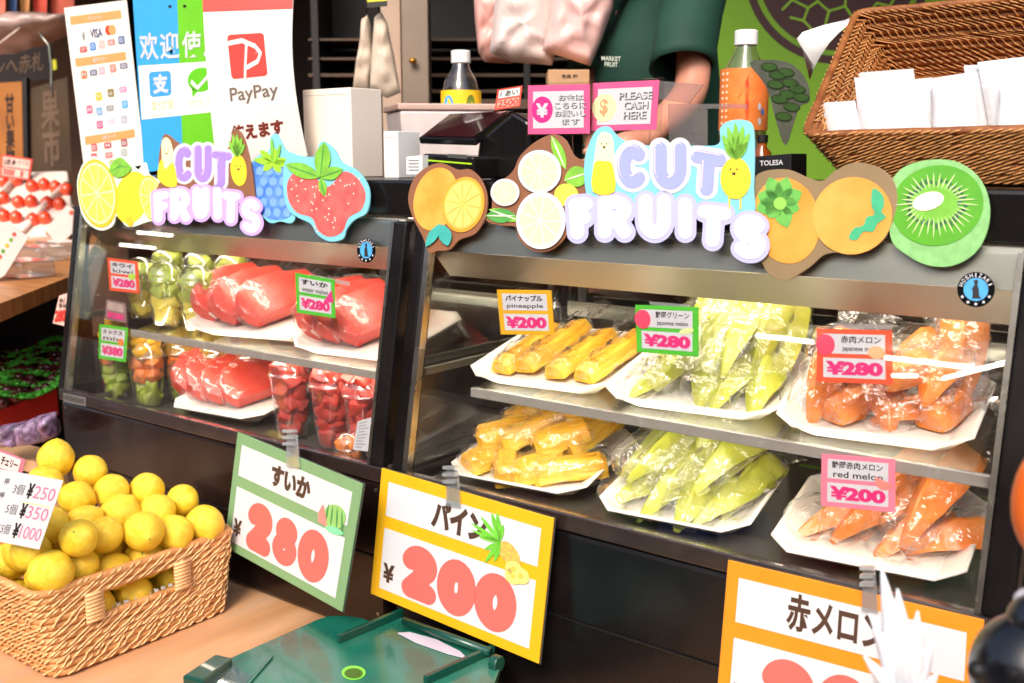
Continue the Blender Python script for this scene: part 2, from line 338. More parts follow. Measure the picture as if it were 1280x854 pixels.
# ---------------------------------------------------------------- display cases
TG=.1763; ZB=1.075; YB=1.2408
yg=lambda z:YB+TG*(z-ZB)
GN=(0,1,-TG); GD=YB-TG*ZB
def glassplane(off): return Flat(GN,GD+off*math.sqrt(1+TG*TG))
def sl_bar(x0,x1,z0,z1,d0,d1):   # bar that follows the slant of the glass
    return MB().hexa([(x0,yg(z0)+d0,z0),(x1,yg(z0)+d0,z0),(x1,yg(z0)+d1,z0),(x0,yg(z0)+d1,z0)],[(x0,yg(z1)+d0,z1),(x1,yg(z1)+d0,z1),(x1,yg(z1)+d1,z1),(x0,yg(z1)+d1,z1)])
lampm=mat('case_tube','fff0dd',.5,var=0,emit=13)
def make_case(x0,x1,label,sx0,badge_px,bodym):
    c=thing('display_case',label,'display case',((x0+x1)/2,1.5,.75),'refrigerated display cases')
    b=MB().box(x0,x1,YB,1.82,.7515,1.045); obj('base',b,bodym,c,bevel=.008)
    obj('front_lip',MB().box(x0+.001,x1-.001,YB-.004,YB+.016,1.047,1.075),mat('lip_brown','2e2320',.3,var=.2,coat=.4),c,bevel=.003)
    obj('seam_strip',MB().box(x0+.003,x1-.003,YB-.0035,YB-.0005,.905,.908),blackm,c)
    for i,x in enumerate((x0+.02,x1-.02)):
        for z in (.80,1.03): obj('screw',MB().tube([(x,YB-.0015,z),(x,YB+.002,z)],.0035,10),steel,c)
    obj('deck',MB().box(x0+.026,x1-.026,YB+.018,1.77,1.046,1.05),mat('dark_deck','77736c',.3,metal=.7,var=.15),c)
    gl=obj('front_pane',sl_bar(x0+.036,x1-.038,1.076,1.492,-.002,.003),clear,c)
    for xa,xb,nm in ((x0,x0+.024,'post'),(x1-.03,x1,'post')):
        obj(nm,sl_bar(xa,xb,1.0752,1.495,-.004,.03),black,c,bevel=.004)
    obj('edge_trim',sl_bar(x0+.0245,x0+.0355,1.0755,1.494,-.003,.012),steel2,c)
    obj('edge_trim',sl_bar(x1-.0375,x1-.0305,1.0755,1.494,-.003,.006),steel2,c)
    for x in (x0+.006,x1-.012):
        s=MB().add([(x+dx,y,z) for dx in (0,.005) for y,z in ((yg(1.08)+.031,1.078),(1.765,1.078),(1.765,1.492),(yg(1.49)+.031,1.492))],[(0,1,2,3),(7,6,5,4),(0,4,5,1),(1,5,6,2),(2,6,7,3),(3,7,4,0)])
        obj('side_pane',s,clear,c)
        obj('rear_post',MB().box(x-.006,x+.014,1.77,1.80,1.046,1.495),black,c,bevel=.003)
    # stainless light valance behind the top of the pane
    X_,Y_=x0+.03,x1-.035
    obj('valance',MB().hexa([(X_,1.3165,1.449),(Y_,1.3165,1.449),(Y_,1.3185,1.449),(X_,1.3185,1.449)],[(X_,1.327,1.497),(Y_,1.327,1.497),(Y_,1.329,1.497),(X_,1.329,1.497)]),steel,c)
    obj('valance_lip',MB().hexa([(X_,1.362,1.402),(Y_,1.362,1.402),(Y_,1.3635,1.4035),(X_,1.3635,1.4035)],[(X_,1.3165,1.4485),(Y_,1.3165,1.4485),(Y_,1.318,1.4485),(X_,1.318,1.4485)]),mat('valance_lip_steel','9c988c',.42,metal=1,var=.05,scale=6),c)
    lt=MB().tube([(x0+.08,1.40,1.455),(x1-.08,1.40,1.455)],.012,16); obj('lamp_tube',lt,lampm,c,smooth=True)
    h=obj('hood',MB().box(x0-.03,x1+.02,1.334,1.83,1.499,1.566),black,c,bevel=.006)
    obj('hood_ceiling',MB().box(x0+.03,x1-.03,1.34,1.76,1.494,1.4985),mat('inner_white','cfcabf',.5,var=.05),c)
    # rear sliding doors
    xm=(x0+x1)/2
    for a,b2,y in ((x0+.022,xm+.02,1.772),(xm-.02,x1-.022,1.786)):
        d=MB()
        for q in ((a,b2,1.05,1.066),(a,b2,1.478,1.494),(a,a+.02,1.0662,1.4778),(b2-.02,b2,1.0662,1.4778)): d.box(q[0],q[1],y,y+.012,q[2],q[3])
        dd=obj('sliding_door',d,mat('door_frame_grey','4a4744',.4,var=.1),c)
        obj('pane',MB().box(a+.02,b2-.02,y+.004,y+.008,1.066,1.478),film('smoked_glass','9a958c',rough=.0,base=.06,gain=2.5),dd)
    # sloped glass shelf with a pale front edge
    X0,X1=sx0,x1-.04
    obj('shelf',MB().hexa([(X0,1.30,1.222),(X1,1.30,1.222),(X1,1.72,1.305),(X0,1.72,1.305)],[(X0,1.30,1.227),(X1,1.30,1.227),(X1,1.72,1.31),(X0,1.72,1.31)]),cleara,c)
    obj('shelf_edge',MB().box(X0,X1,1.289,1.2995,1.214,1.2295),mat('shelf_edge_grey','9a968e',.25,var=.05,coat=.5),c,bevel=.001)
    for x in (x0+.0185,x1-.0285): obj('shelf_bracket',MB().box(x,x+.01,1.30,1.72,1.235,1.247),steel,c)
    obj('added_fill_strip',MB().box(X0+.02,X1-.02,1.304,1.312,1.2165,1.2215),mat('added_fill_glow','fff0dd',.5,var=0,emit=21),c)  # glowing strip added under the shelf to brighten the lower trays
    obj('shelf_rail',MB().box(x0+.03,x1-.04,1.724,1.732,1.29,1.318),steel,c)
    # round badge stuck on the pane
    F=glassplane(-.0028); bx,by,rx,ry=badge_px
    bd=obj('badge',pl(F,ell(bx,by,rx,ry,0,40),-.0003,.0004),mat('badge_black','08090b',.85,var=0,spec=.1),c)
    k=MB(); pl(F,ell(bx,by,rx*.66,ry*.66,0,32),.0005,.0007,k); obj('badge_disc',k,mat('badge_blue','4aa0dd',.4,var=.1,scale=80),bd)
    g=[(-.12,-.5),(.05,-.58),(.14,-.42),(.08,-.28),(.16,0),(.18,.35),(.3,.52),(-.2,.52),(-.16,.2),(-.2,-.05),(-.06,-.28),(-.1,-.4)]
    obj('bird_emblem',pl(F,[(bx+a*rx,by+b*ry) for a,b in g],.0008,.001),ink,bd)
    ring=MB()
    for i,ch in enumerate('HOSHIZAKI'):
        a=rad(-160+i*17.5); u=bx+math.cos(a)*rx*.82; v=by+math.sin(a)*ry*.82; t=a+math.pi/2; w=rx*.085; hh=ry*.12
        cs,sn=math.cos(t),math.sin(t); q=[(u+p*w*cs-s_*hh*sn,v+p*w*sn+s_*hh*cs) for p,s_ in ((-1,-1),(1,-1),(1,1),(-1,1))]
        if ch=='I': q=[(u+p*w*.35*cs-s_*hh*sn,v+p*w*.35*sn+s_*hh*cs) for p,s_ in ((-1,-1),(1,-1),(1,1),(-1,1))]
        text(F,ch,0,0,0,0,.0009,bold=.01,mb=ring,quad=q)
    for i in range(5):
        a=rad(30+i*30); u=bx+math.cos(a)*rx*.83; v=by+math.sin(a)*ry*.83
        pl(F,[(u+math.cos(rad(k*36-90))*rx*(.11 if k%2==0 else .05),v+math.sin(rad(k*36-90))*ry*(.11 if k%2==0 else .05)) for k in range(10)],.0008,.001,ring)
    obj('lettering',ring,wprint,bd)
    return c
caseA=make_case(-2.292,-1.236,'black refrigerated showcase of watermelon trays and kiwi cups, left of the two',-2.06,(458,313,11.5,15.5),brownblack)
caseB=make_case(-1.214,-.232,'black refrigerated showcase of pineapple and melon trays, right of the two',-1.078,(1220,362,23.5,22),black)
F=Flat((0,1,0),YB-.0045)
np_=obj('name_plate',pl(F,[(80,491),(108,497),(108,508),(80,502)],0,.002),mat('plate_grey','8d8a86',.4,metal=.5),caseA)
obj('lettering',text(F,'HOSHIZAKI',0,0,0,0,.0024,bold=.01,quad=[(82,493.6),(106,498.8),(106,505),(82,499.6)]),ink,np_)
# ---------------------------------------------------------------- big hanging price signs
def clip(F,u,v,parent,s=1.0):
    """clear plastic clip holding the sign: strap, jaws and ridges"""
    m=MB(); pl(F,[(u-6*s,v-22*s),(u+6*s,v-20*s),(u+9*s,v+22*s),(u-7*s,v+20*s)],.003,.006,m)
    o=obj('clip',m,film('clip_plastic','eef2f2',rough=.08,base=.09,gain=2.4,milk=.12),parent)
    k=MB()
    for i in range(3): pl(F,rect(u-7*s,v-(26-i*8)*s,u+7*s,v-(22-i*8)*s),.006,.014,k)
    obj('clip_jaw',k,film('clip_plastic2','dfe5e6',rough=.1,base=.12,gain=2.5,milk=.2),o)
def price_sign(label,border,tl,tr,br,bl,plane,word,wbox,digits,wm,pic,clip_px,cs):
    F0=Flat(*plane); c=[F0(*p) for p in (tl,tr,br,bl)]; Sh=Sheet(*c)
    o=thing('price_sign',label,'price sign',(c[2]+c[3])/2,'large hanging price signs')
    obj('card',pl(Sh,rect(0,0,1,1),-.003,0),border,o,bevel=.0008)
    obj('edge',pl(Sh,rect(-.006,-.006,1.006,1.006),-.0045,-.0031),mat('laminate_edge','3a3d38',.3,var=0),o)
    obj('white_panel',pl(Sh,rect(.055,.09,.945,.355),.0002,.0006),wprint,o)
    obj('white_panel',pl(Sh,rect(.055,.45,.945,.925),.0002,.0006),wprint,o)
    obj('word',text(Sh,word,*wbox,.0012,bold=.055 if word[0]!='赤' else .028,spacing=.95),brown,o)
    obj('yen_mark',text(Sh,'¥',.07,.715,.145,.86,.0012,bold=.05),brown,o)
    for ch,(a,b) in zip(digits,((.185,.41),(.41,.635),(.63,.86))):
        r=.05; 
        st=letter(ch,(a+r,.49+.078,b-r,.91-.078))
        asp=1.42
        def fn(x,y,st=st,rw=.06 if ch=='8' else .073):
            return stroke_sdf([[(p[0]*asp,p[1]) for p in s_] for s_ in st],rw)(x*asp,y)
        obj('digit',field(Sh,fn,(a-.06,.44,b+.06,.96),.0007,.0012,48),salmon,o)
    pic(Sh,o); clip(F0,*clip_px,o,cs)
    return o
def pic_melonA(Sh,o):
    p=obj('watermelon_picture',pl(Sh,ell(.855,.33,.075,.1,20),.0016,.0018),mat('print_green','8fbf6a',.5),o); k=MB()
    for a in (-.045,-.015,.018,.05): pl(Sh,petal(.85+a,.245,.86+a*1.3,.42,.006),.0019,.002,k)
    obj('stripe',k,mat('print_dkgreen','3f8a4a',.5),p)
    obj('slice',pl(Sh,[(.74,.36),(.765,.27),(.80,.36),(.82,.43),(.75,.42)],.0021,.0022),mat('print_pinkred','ee8a80',.5),p)
    obj('leaf',pl(Sh,petal(.8,.44,.94,.42,.03),.0021,.0023),mat('print_mint','7ccf9a',.5),p)
def pic_pine(Sh,o):
    p=obj('pineapple_picture',pl(Sh,ell(.80,.335,.05,.09,-25),.0016,.0018),mat('print_pine','f0c34a',.5,scale=200,col2='e59a5a'),o); k=MB()
    for a,b in ((.57,.2),(.62,.13),(.68,.08),(.72,.1),(.62,.28),(.66,.36),(.72,.42),(.58,.25)): pl(Sh,petal(.745,.27,a,b,.014),.0019,.002,k)
    for a,b in ((.68,.09),(.71,.06),(.67,.45),(.75,.14)): pl(Sh,petal(.74,.27,a,b,.012),.0021,.0022,k)
    obj('leaves',k,mat('print_leaf','6fc23a',.5),p)
    for u,v in ((.83,.42),(.87,.45),(.83,.47)):
        q=obj('slice',pl(Sh,ell(u,v,.045,.055),.0019+u*.001,.0022+u*.001),mat('print_pinelight','f3d777',.5),p)
        obj('core',pl(Sh,ell(u,v,.014,.018),.0023+u*.001,.0025+u*.001),mat('print_pinecore','e9bd50',.5),q)
def pic_orange(Sh,o):
    a=arc(.86,.43,.11,.14,0,180,20)
    p=obj('melon_picture',pl(Sh,[(x,y) for x,y in a],.0016,.0018),mat('print_dkgreen2','3f9a4a',.5),o)
    obj('flesh',pl(Sh,arc(.85,.425,.095,.115,0,180,20),.0019,.0021),mat('print_melon','f0a040',.5,scale=60),p)
    obj('seeds',pl(Sh,[(x,y) for x,y in arc(.84,.427,.055,.04,0,180,14)],.0022,.0024),mat('print_melon2','f6c878',.5,scale=200),p)
def sign_plane(yaw,t,px,y0):
    """plane through the point of the case front seen at px, turned by yaw and leaning by t"""
    P=at(*px,(0,1,0),y0); n=Vector((math.sin(rad(yaw)),math.cos(rad(yaw)),-t)); return (tuple(n),n.dot(P))
s1=price_sign('green bordered sign reading 280 yen for watermelon, hung on the left showcase',greenb,(297,540),(453,605),(427,765),(280,683),sign_plane(10.7,.2,(300,545),1.228),'すいか',(.34,.13,.66,.31),'280',0,pic_melonA,(368,563),1.0)
s2=price_sign('yellow bordered sign reading 200 yen for pineapple, hung at the left of the right showcase',yellowb,(477,585),(692,648),(673,830),(463,742),sign_plane(1,.13,(580,615),1.224),'パイン',(.34,.11,.66,.32),'200',0,pic_pine,(568,610),1.1)
s3=price_sign('orange bordered sign reading 200 yen for red melon, lowest and rightmost of the large signs',orangeb,(910,700),(1230,775),(1218,1005),(893,905),sign_plane(0,.13,(1080,740),1.224),'赤メロン',(.27,.1,.66,.32),'200',0,pic_orange,(1088,738),1.25)
# ---------------------------------------------------------------- small price tags behind the glass
def tag(label,px,border,word,eng,price,extra=None,off=.014,stick=None):
    F0=glassplane(off); c=[F0(*p) for p in px]; Sh=Sheet(*c)
    o=thing('price_tag',label,'price tag',(c[2]+c[3])/2,'small price tags on the showcases')
    obj('card',pl(Sh,rect(0,0,1,1),-.001,0),border,o)
    obj('panel',pl(Sh,rect(.09,.09,.91,.46),.0002,.0004),wprint,o); obj('panel',pl(Sh,rect(.09,.54,.91,.91),.0002,.0004),wprint,o)
    x0=.12 if not stick else .30
    obj('word',text(Sh,word,x0+.03,.12,.86 if stick else .84,.26,.0007,bold=.04 if len(word)<4 or word[0] in 'ミパ' else .018),ink,o)
    obj('english_word',text(Sh,eng,x0+.05,.31,.84,.43,.0007,bold=.012),ink,o)
    obj('price',text(Sh,price,.12,.6,.88,.86,.0007,bold=.06),mat('price_pink','e22a78',.5,var=0),o)
    if stick:
        s_=obj('round_sticker',pl(Sh,ell(.12,.3,.13,.2),.0008,.001),mat('sticker_pink','f0486a',.5),o)
    if extra: extra(Sh,o)
    return o
def spot(u,v,ru,rv,m): return lambda Sh,o: obj('fruit_picture',pl(Sh,ell(u,v,ru,rv,-20),.0009,.0011),m,o)
tag('red bordered kiwi tag reading 280 yen, top left in the left showcase',[(134,322),(172,327),(174,367),(137,363)],redo,'キウイ','kiwi','¥280',spot(.8,.5,.12,.1,mat('print_lime','b5d94a',.5)))
tag('green bordered mixed cup tag reading 380 yen, low in the left showcase',[(124,405),(160,410),(157,453),(123,448)],lime,'ミックス','mix','¥380',spot(.8,.45,.1,.1,org))
tag('green bordered watermelon tag reading 280 yen, over the upper watermelon tray',[(369,341),(418,350),(419,398),(371,391)],lime,'すいか','water melon','¥280',lambda Sh,o:obj('fruit_picture',pl(Sh,[(.93,.28),(.98,.6),(.72,.62)],.0009,.0011),hot,o))
tag('yellow bordered pineapple tag reading 200 yen in the right showcase',[(621,362),(689,363),(693,419),(626,418)],yellowb,'パイナップル','pineapple','¥200')
tag('bright green bordered japanese melon tag reading 280 yen',[(794,381),(873,384),(873,446),(796,440)],lime,'静岡グリーン','japanese melon','¥280',spot(.82,.5,.12,.06,mat('print_pale','dfe8a0',.5)),stick=1)
tag('orange bordered red-flesh melon tag reading 280 yen, below the round badge',[(1021,411),(1115,413),(1116,481),(1021,477)],redo,'赤肉メロン','japanese melon','¥280',spot(.8,.42,.11,.12,mat('print_peach','f2b684',.5)),stick=1)
tag('pink bordered red melon tag reading 200 yen, lowest of the small tags',[(1027,567),(1119,574),(1119,641),(1026,632)],mat('tag_pink','f0829a',.5,var=.02),'静岡赤肉メロン','red melon','¥200',lambda Sh,o:obj('fruit_picture',pl(Sh,arc(.86,.42,.12,.18,20,200,14),.0009,.0011),mat('print_pinkred','ee8a80',.5),o))
def backcard(px,m,label,off):
    F0=glassplane(off); c=[F0(*p) for p in px]; Sh=Sheet(*c); o=thing('tag_holder',label,'tag holder',c[3])
    obj('sleeve',pl(Sh,rect(0,0,1,1),-.001,0),m,o); return Sh,o
sleeve=film('sleeve_plastic','f0f2f2',rough=.08,base=.09,gain=2,milk=.2)
backcard([(388,343),(437,352),(437,358),(388,349)],sleeve,'clear plastic strip holding the watermelon tag of the left showcase',.02)
backcard([(812,377),(862,381),(862,385),(812,381)],sleeve,'clear plastic strip holding the green japanese melon tag',.02)
backcard([(1041,404),(1115,406),(1115,412),(1041,410)],sleeve,'clear plastic strip holding the orange japanese melon tag',.02)
Sh,o=backcard([(133,374),(157,379),(158,404),(131,399)],mat('tag_reflection','8a6a68',.5),'ghost reflection of the green mixed cup tag, built as a dim card',.03)  # dim card and print paint in the reflection of the tag below
obj('panel',pl(Sh,rect(.1,.1,.9,.5),.0005,.0008),mat('reflection_panel','b5a095',.5),o); obj('price',text(Sh,'¥280',.1,.58,.9,.9,.0009,bold=.04),hot,o)
Sh,o=backcard([(447,527),(470,520),(463,565),(441,562)],wprint,'white printed leaflet leaning behind the right end of the left showcase glass',.02)
k=MB()
for i in range(9): pl(Sh,rect(.12,.08+i*.1,.12+.7*random.uniform(.5,1),.11+i*.1),.0004,.0006,k)
obj('printed_lines',k,mat('grey_print','8a8a8c',.5,var=0),o)
# ---------------------------------------------------------------- trays
TW=.135
def tray_mesh(dep=.255,hw=.135,fw=.1):
    def octo(k,z): 
        return [(-fw+k*.6,k,z),(fw-k*.6,k,z),(hw-k,.035+k*.3,z),(hw-k,dep-.035-k*.3,z),(fw-k*.6,dep-k,z),(-fw+k*.6,dep-k,z),(-hw+k,dep-.035-k*.3,z),(-hw+k,.035+k*.3,z)]
    rings=[octo(.034,0),octo(.004,.023),octo(-.001,.024),octo(.0,.0265),octo(.006,.0262),octo(.037,.0035)]
    m=MB(); m.add([p for r in rings for p in r],[(i*8+k,i*8+(k+1)%8,(i+1)*8+(k+1)%8,(i+1)*8+k) for i in range(5) for k in range(8)]+[tuple(range(8))[::-1],tuple(range(40,48))])
    return m
TRAYS={}; TWF={}
_tp=None
def make_tray(key,xc,z,label,w=1.0,tilt=11.2,yaw=6):
    global _tp
    if _tp is None:
        _tp=obj('fruit_tray',tray_mesh(),foam,bevel=.0012); o=_tp
    else:
        o=_tp.copy(); S.collection.objects.link(o)
    o.matrix_world=Matrix.Translation((xc,1.302,z))@Matrix.Rotation(rad(yaw),4,'Z')@Matrix.Rotation(rad(tilt),4,'X')@Matrix.Diagonal((w,1,1,1))
    TWF[key]=w; o['label']=label; o['category']='tray'; o['group']='white foam fruit trays'
    TRAYS[key]=Matrix.Translation((xc,1.302,z))@Matrix.Rotation(rad(yaw),4,'Z')@Matrix.Rotation(rad(tilt),4,'X')
# stacked pair under each lower tray is shown by a second rim
make_tray('p1',-.968,1.2275,'white octagonal tray of pineapple spears on the shelf of the right showcase',w=.97)
make_tray('g1',-.695,1.2275,'white octagonal tray of green melon on the shelf, between pineapple and orange melon')
make_tray('o1',-.43,1.2275,'white octagonal tray of orange melon on the shelf at the right end',w=.93)
make_tray('p2',-1.012,1.051,'white octagonal tray piled with pineapple pieces on the lower deck',w=.98)
make_tray('g2',-.718,1.051,'white octagonal tray piled with green melon on the lower deck',w=.9)
make_tray('o2',-.428,1.053,'white octagonal tray of orange melon slices on the lower deck',w=.94)
make_tray('w1',-1.69,1.235,'white octagonal tray of watermelon slices in the middle of the left showcase shelf',w=1.25,yaw=12)
make_tray('w2',-1.41,1.2275,'white octagonal tray of watermelon slices at the right end of the left showcase shelf',w=1.0)
make_tray('w3',-1.81,1.051,'white octagonal tray of watermelon slices on the deck of the left showcase')
# ---------------------------------------------------------------- cut fruit in bags
def wedge_sec(w,h,n=14):      # melon wedge: two flat cut faces, rounded skin side below
    return [(-w,h*.22),(-w*.7,.1*h),(-w*.35,.02*h),(0,0),(w*.35,.02*h),(w*.7,.1*h),(w,h*.22),(w*.55,h*.62),(w*.1,h),(-w*.1,h),(-w*.55,h*.62)]
def block_sec(w,h): return [(-w,.06*h),(-w*.9,0),(0,0),(w*.9,0),(w,.06*h),(w*.86,h*.5),(w*.62,h*.93),(w*.5,h),(0,h*1.03),(-w*.5,h),(-w*.62,h*.93),(-w*.86,h*.5)]
def cres_sec(w,h): return cat_rom([(-w*.95,h*.1),(0,-h*.05),(w*.95,h*.1),(w*.6,h*.55),(0,h),(-w*.6,h*.55)],3)
def loft(sec,L,n,seed,taper,bend,amp,flat=.0):
    vs=[];fs=[];m=len(sec)
    for i in range(n+1):
        t=i/n; k=taper(t); 
        for a,b in sec:
            p=Vector((a*k,(t-.5)*L,b*(k if not flat else k*(1-flat)+flat)-bend*(2*t-1)**2))
            q=noise.noise_vector(p*38+Vector((seed*7.3,seed*3.1,seed)))
            vs.append(p+q*amp)
    for i in range(n):
        for k in range(m): fs.append((i*m+k,i*m+(k+1)%m,(i+1)*m+(k+1)%m,(i+1)*m+k))
    fs+=[tuple(range(m))[::-1],tuple(range(n*m,(n+1)*m))]
    return MB().add(vs,fs)
def bag_mesh(w,h,L,seed,tail=.05,bend=0,amp=.0045):
    n=26;m=22;vs=[];fs=[]
    for i in range(n+1):
        t=i/n; y=-L/2-.006+(L+.012)*min(1,t/.78) if t<=.78 else L/2+.006+tail*(t-.78)/.22
        if t<.12: k=math.sqrt(max(.02,1-(1-t/.12)**2))
        elif t<.7: k=1
        elif t<.82: k=1-.72*(t-.7)/.12
        else: k=.28+.75*(t-.82)/.18
        zc=h*.5-bend*(2*min(1,t/.78)-1)**2+(.0 if t<.8 else (t-.8)*.05)
        for j in range(m):
            a=2*math.pi*j/m; ca,sa=math.cos(a),math.sin(a)
            sx=abs(ca)**.8*(1 if ca>0 else -1); sz=abs(sa)**.8*(1 if sa>0 else -1)
            flat=1 if t<.8 else .45
            p=Vector(((w+.005)*k*sx,y,zc+(h*.5+.004)*k*sz*flat))
            q=noise.noise_vector(p*55+Vector((seed*5.1,seed,seed*2.2)))
            cr=abs(noise.noise(p*95+Vector((seed,seed*9,0))))*2-.6
            v=p+q*amp+Vector((sx,0,sz)).normalized()*cr*amp*(.9 if t<.8 else 2.0)
            v.z=max(v.z,-.0005); vs.append(v)
    for i in range(n):
        for j in range(m): fs.append((i*m+j,i*m+(j+1)%m,(i+1)*m+(j+1)%m,(i+1)*m+j))
    fs.append(tuple(range(m))[::-1])
    return MB().add(vs,fs)
KIND={}
def protos(kind,variants):
    out=[]
    for i,(sec,w,h,L,taper,bend) in enumerate(variants):
        fl=obj(kind+'_piece',loft(sec(w,h),L,12,i*3+len(kind),taper,bend,.0022),FLESH[{'pineapple':'pineapple','green_melon':'green','orange_melon':'orange','watermelon':'water'}[kind]],smooth=True)
        fl.data.set_sharp_from_angle(angle=rad(22))
        bg_=obj('bag',bag_mesh(w,h,L,i*3+1+len(kind),tail=.055,bend=bend),bagm,smooth=True)
        fl['_p']=1
        out.append((fl.data,bg_.data)); bpy.data.objects.remove(fl); bpy.data.objects.remove(bg_)
    KIND[kind]=out
ends=lambda e=.55,p=.18:(lambda t:e+(1-e)*min(1,math.sin(math.pi*min(max(t,0),1))/math.sin(math.pi*p)) )
point=lambda t:(.12+.88*math.sin(math.pi*t)**.7)
tipped=lambda t:(.14+.86*min(1,(t*1.7))**.85)*(1 if t<.93 else 1-(t-.93)*2.5)
protos('pineapple',[(block_sec,.022,.024,.175,ends(.86,.05),0),(block_sec,.027,.028,.095,ends(.8,.08),.0),(block_sec,.023,.03,.115,ends(.78,.08),.003)])
protos('green_melon',[(wedge_sec,.034,.036,.17,tipped,.006),(wedge_sec,.031,.042,.15,tipped,.012),(wedge_sec,.036,.030,.16,tipped,.004)])
protos('orange_melon',[(wedge_sec,.034,.04,.165,tipped,.006),(wedge_sec,.034,.036,.13,tipped,.008),(block_sec,.028,.034,.085,ends(.75,.12),0)])
def slice_mesh(seed):
    """thick triangular watermelon slice: tip low in front, wide back, rounded upper corner"""
    base=[(-.004,.02),(.012,.0),(.09,.002),(.168,.012),(.178,.045),(.165,.078),(.10,.094),(.04,.094),(.004,.074),(-.008,.045)]; out=[(a[0]+(b[0]-a[0])*j/3,a[1]+(b[1]-a[1])*j/3) for a,b in zip(base,base[1:]+base[:1]) for j in range(3)]
    vs=[];n=len(out);fs=[]
    lay=[(-.016,.97),(-.0145,1.0),(0,1.01),(.0145,1.0),(.016,.97)]
    cx,cz=.08,.045
    for x,k in lay:
        for a,b in out:
            p=Vector((x,cx+(a-cx)*k,cz+(b-cz)*k)); vs.append(p+noise.noise_vector(p*30+Vector((seed*4,0,seed)))*.0016)
    for i in range(4):
        for k in range(n): fs.append((i*n+k,i*n+(k+1)%n,(i+1)*n+(k+1)%n,(i+1)*n+k))
    fs+=[tuple(range(n))[::-1],tuple(range(4*n,5*n))]
    return MB().add([(v.x,v.y-.08,v.z) for v in vs],fs)
def slice_bag(seed):
    m=slice_mesh(seed); out=MB()
    vs=[];n=len(m.v)//5; fs=[]
    lay=[(-.0205,.5),(-.019,.97),(-.012,1.08),(.012,1.08),(.019,.97),(.0205,.5)]
    base=[m.v[2*n+k] for k in range(n)]
    # finer ring
    ring=[]
    for k in range(n):
        a,b=base[k],base[(k+1)%n]; ring+= [a,(a+b)/2]
    N_=len(ring)
    for x,kk in lay:
        for k,p in enumerate(ring):
            q=Vector((x,p.y*kk,.045+(p.z-.045)*kk)); r_=noise.noise(q*75+Vector((seed*3,seed,0))); cr=abs(noise.noise(q*110+Vector((seed,0,seed*2))))
            q+=Vector((0,q.y,q.z-.045)).normalized()*(r_*.003+cr*.004)+Vector((r_*.002,0,0)); q.z=max(q.z,-.0005); vs.append(q)
    for i in range(len(lay)-1):
        for k in range(N_): fs.append((i*N_+k,i*N_+(k+1)%N_,(i+1)*N_+(k+1)%N_,(i+1)*N_+k))
    fs+=[tuple(range(N_))[::-1],tuple(range((len(lay)-1)*N_,len(lay)*N_))]
    o=MB().add(vs,fs)
    # loose neck of the bag behind the slice
    t=bag_mesh(.016,.05,.03,seed+4,tail=.07,amp=.005); o.add([Vector((v.x,v.y+.10,v.z+.02)) for v in t.v],t.f)
    return o
sv=[]
for i in range(3):
    a=obj('watermelon_piece',slice_mesh(i),FLESH['water'],smooth=True); a.data.set_sharp_from_angle(angle=rad(34)); b=obj('bag',slice_bag(i),film('soft_bag','fefefe',rough=.07,base=.045,gain=.9,milk=.012,bump=.6,bscale=30,crease=True),smooth=True)
    sv.append((a.data,b.data)); bpy.data.objects.remove(a); bpy.data.objects.remove(b)
KIND['watermelon']=sv
seedm=mat('melon_seed','2a1512',.4,var=0)
def fruit(kind,var,tray,x,y,z,yaw,pitch,roll,label,group,sc=1.0):
    Lh={'pineapple':(.085,.05,.055),'green_melon':(.08,.07,.075),'orange_melon':(.08,.06,.04),'watermelon':(.02,.02,.02)}[kind][var]
    z+=abs(math.sin(rad(pitch)))*Lh*.85*sc+abs(math.sin(rad(roll)))*.008+.003; x*=TWF[tray]*.93; y=y*.92+.024
    T=TRAYS[tray]@Matrix.Translation((x,y,z))@Matrix.Rotation(rad(yaw),4,'Z')@Matrix.Rotation(rad(pitch),4,'X')@Matrix.Rotation(rad(roll),4,'Y')@Matrix.Scale(sc,4)
    o=thing('bagged_'+kind,label,kind.replace('_',' ')+' piece',(0,0,0),group); o.matrix_world=T
    for nm,me in (('fruit_flesh',KIND[kind][var][0]),('bag',KIND[kind][var][1])):
        c=bpy.data.objects.new(nm,me); S.collection.objects.link(c); c.parent=o
    return o
G='cut fruit sealed in clear bags on the trays'
ordn=['leftmost','second from left','third from left','fourth from left','fifth from left','sixth from left']
for i,(x,y,z,yw,pt) in enumerate([(-.088,.13,.006,-4,4),(-.035,.14,.008,-8,6),(.03,.13,.007,-6,3),(.092,.135,.006,-10,5)]):
    fruit('pineapple',0,'p1',x,y,z,yw,pt,random.uniform(-12,12),ordn[i]+' long pineapple spear on the upper pineapple tray',G)
P2=[(-.095,.07,.006,-20,2,0),(-.045,.055,.006,30,2,0),(.02,.055,.006,-35,3,5),(.082,.07,.006,-60,2,0),(-.08,.14,.02,-30,10,8),(-.02,.12,.034,-40,12,-5),(.045,.115,.036,-48,10,5),(-.045,.18,.05,-35,14,0),(.02,.185,.056,-50,10,10),(.085,.16,.03,-20,12,0),(-.07,.10,.036,-60,8,12),(.0,.20,.02,-30,5,0),(.055,.20,.06,-30,12,0)]
desc=['front left corner of the heap','second along the front of the heap','third along the front of the heap','right front corner of the heap','left side of the heap, second row','middle of the heap, on the front pieces','right middle of the heap, on the front pieces','upper left of the heap','top centre of the heap','right rear of the heap','lying across the left of the heap','buried at the back of the heap','topmost at the back right of the heap']
for i,(x,y,z,yw,pt,rl) in enumerate(P2):
    fruit('pineapple',1+i%2,'p2',x,y,z,yw,pt,rl,'bagged pineapple piece on the lower tray, '+desc[i],G,1.08)
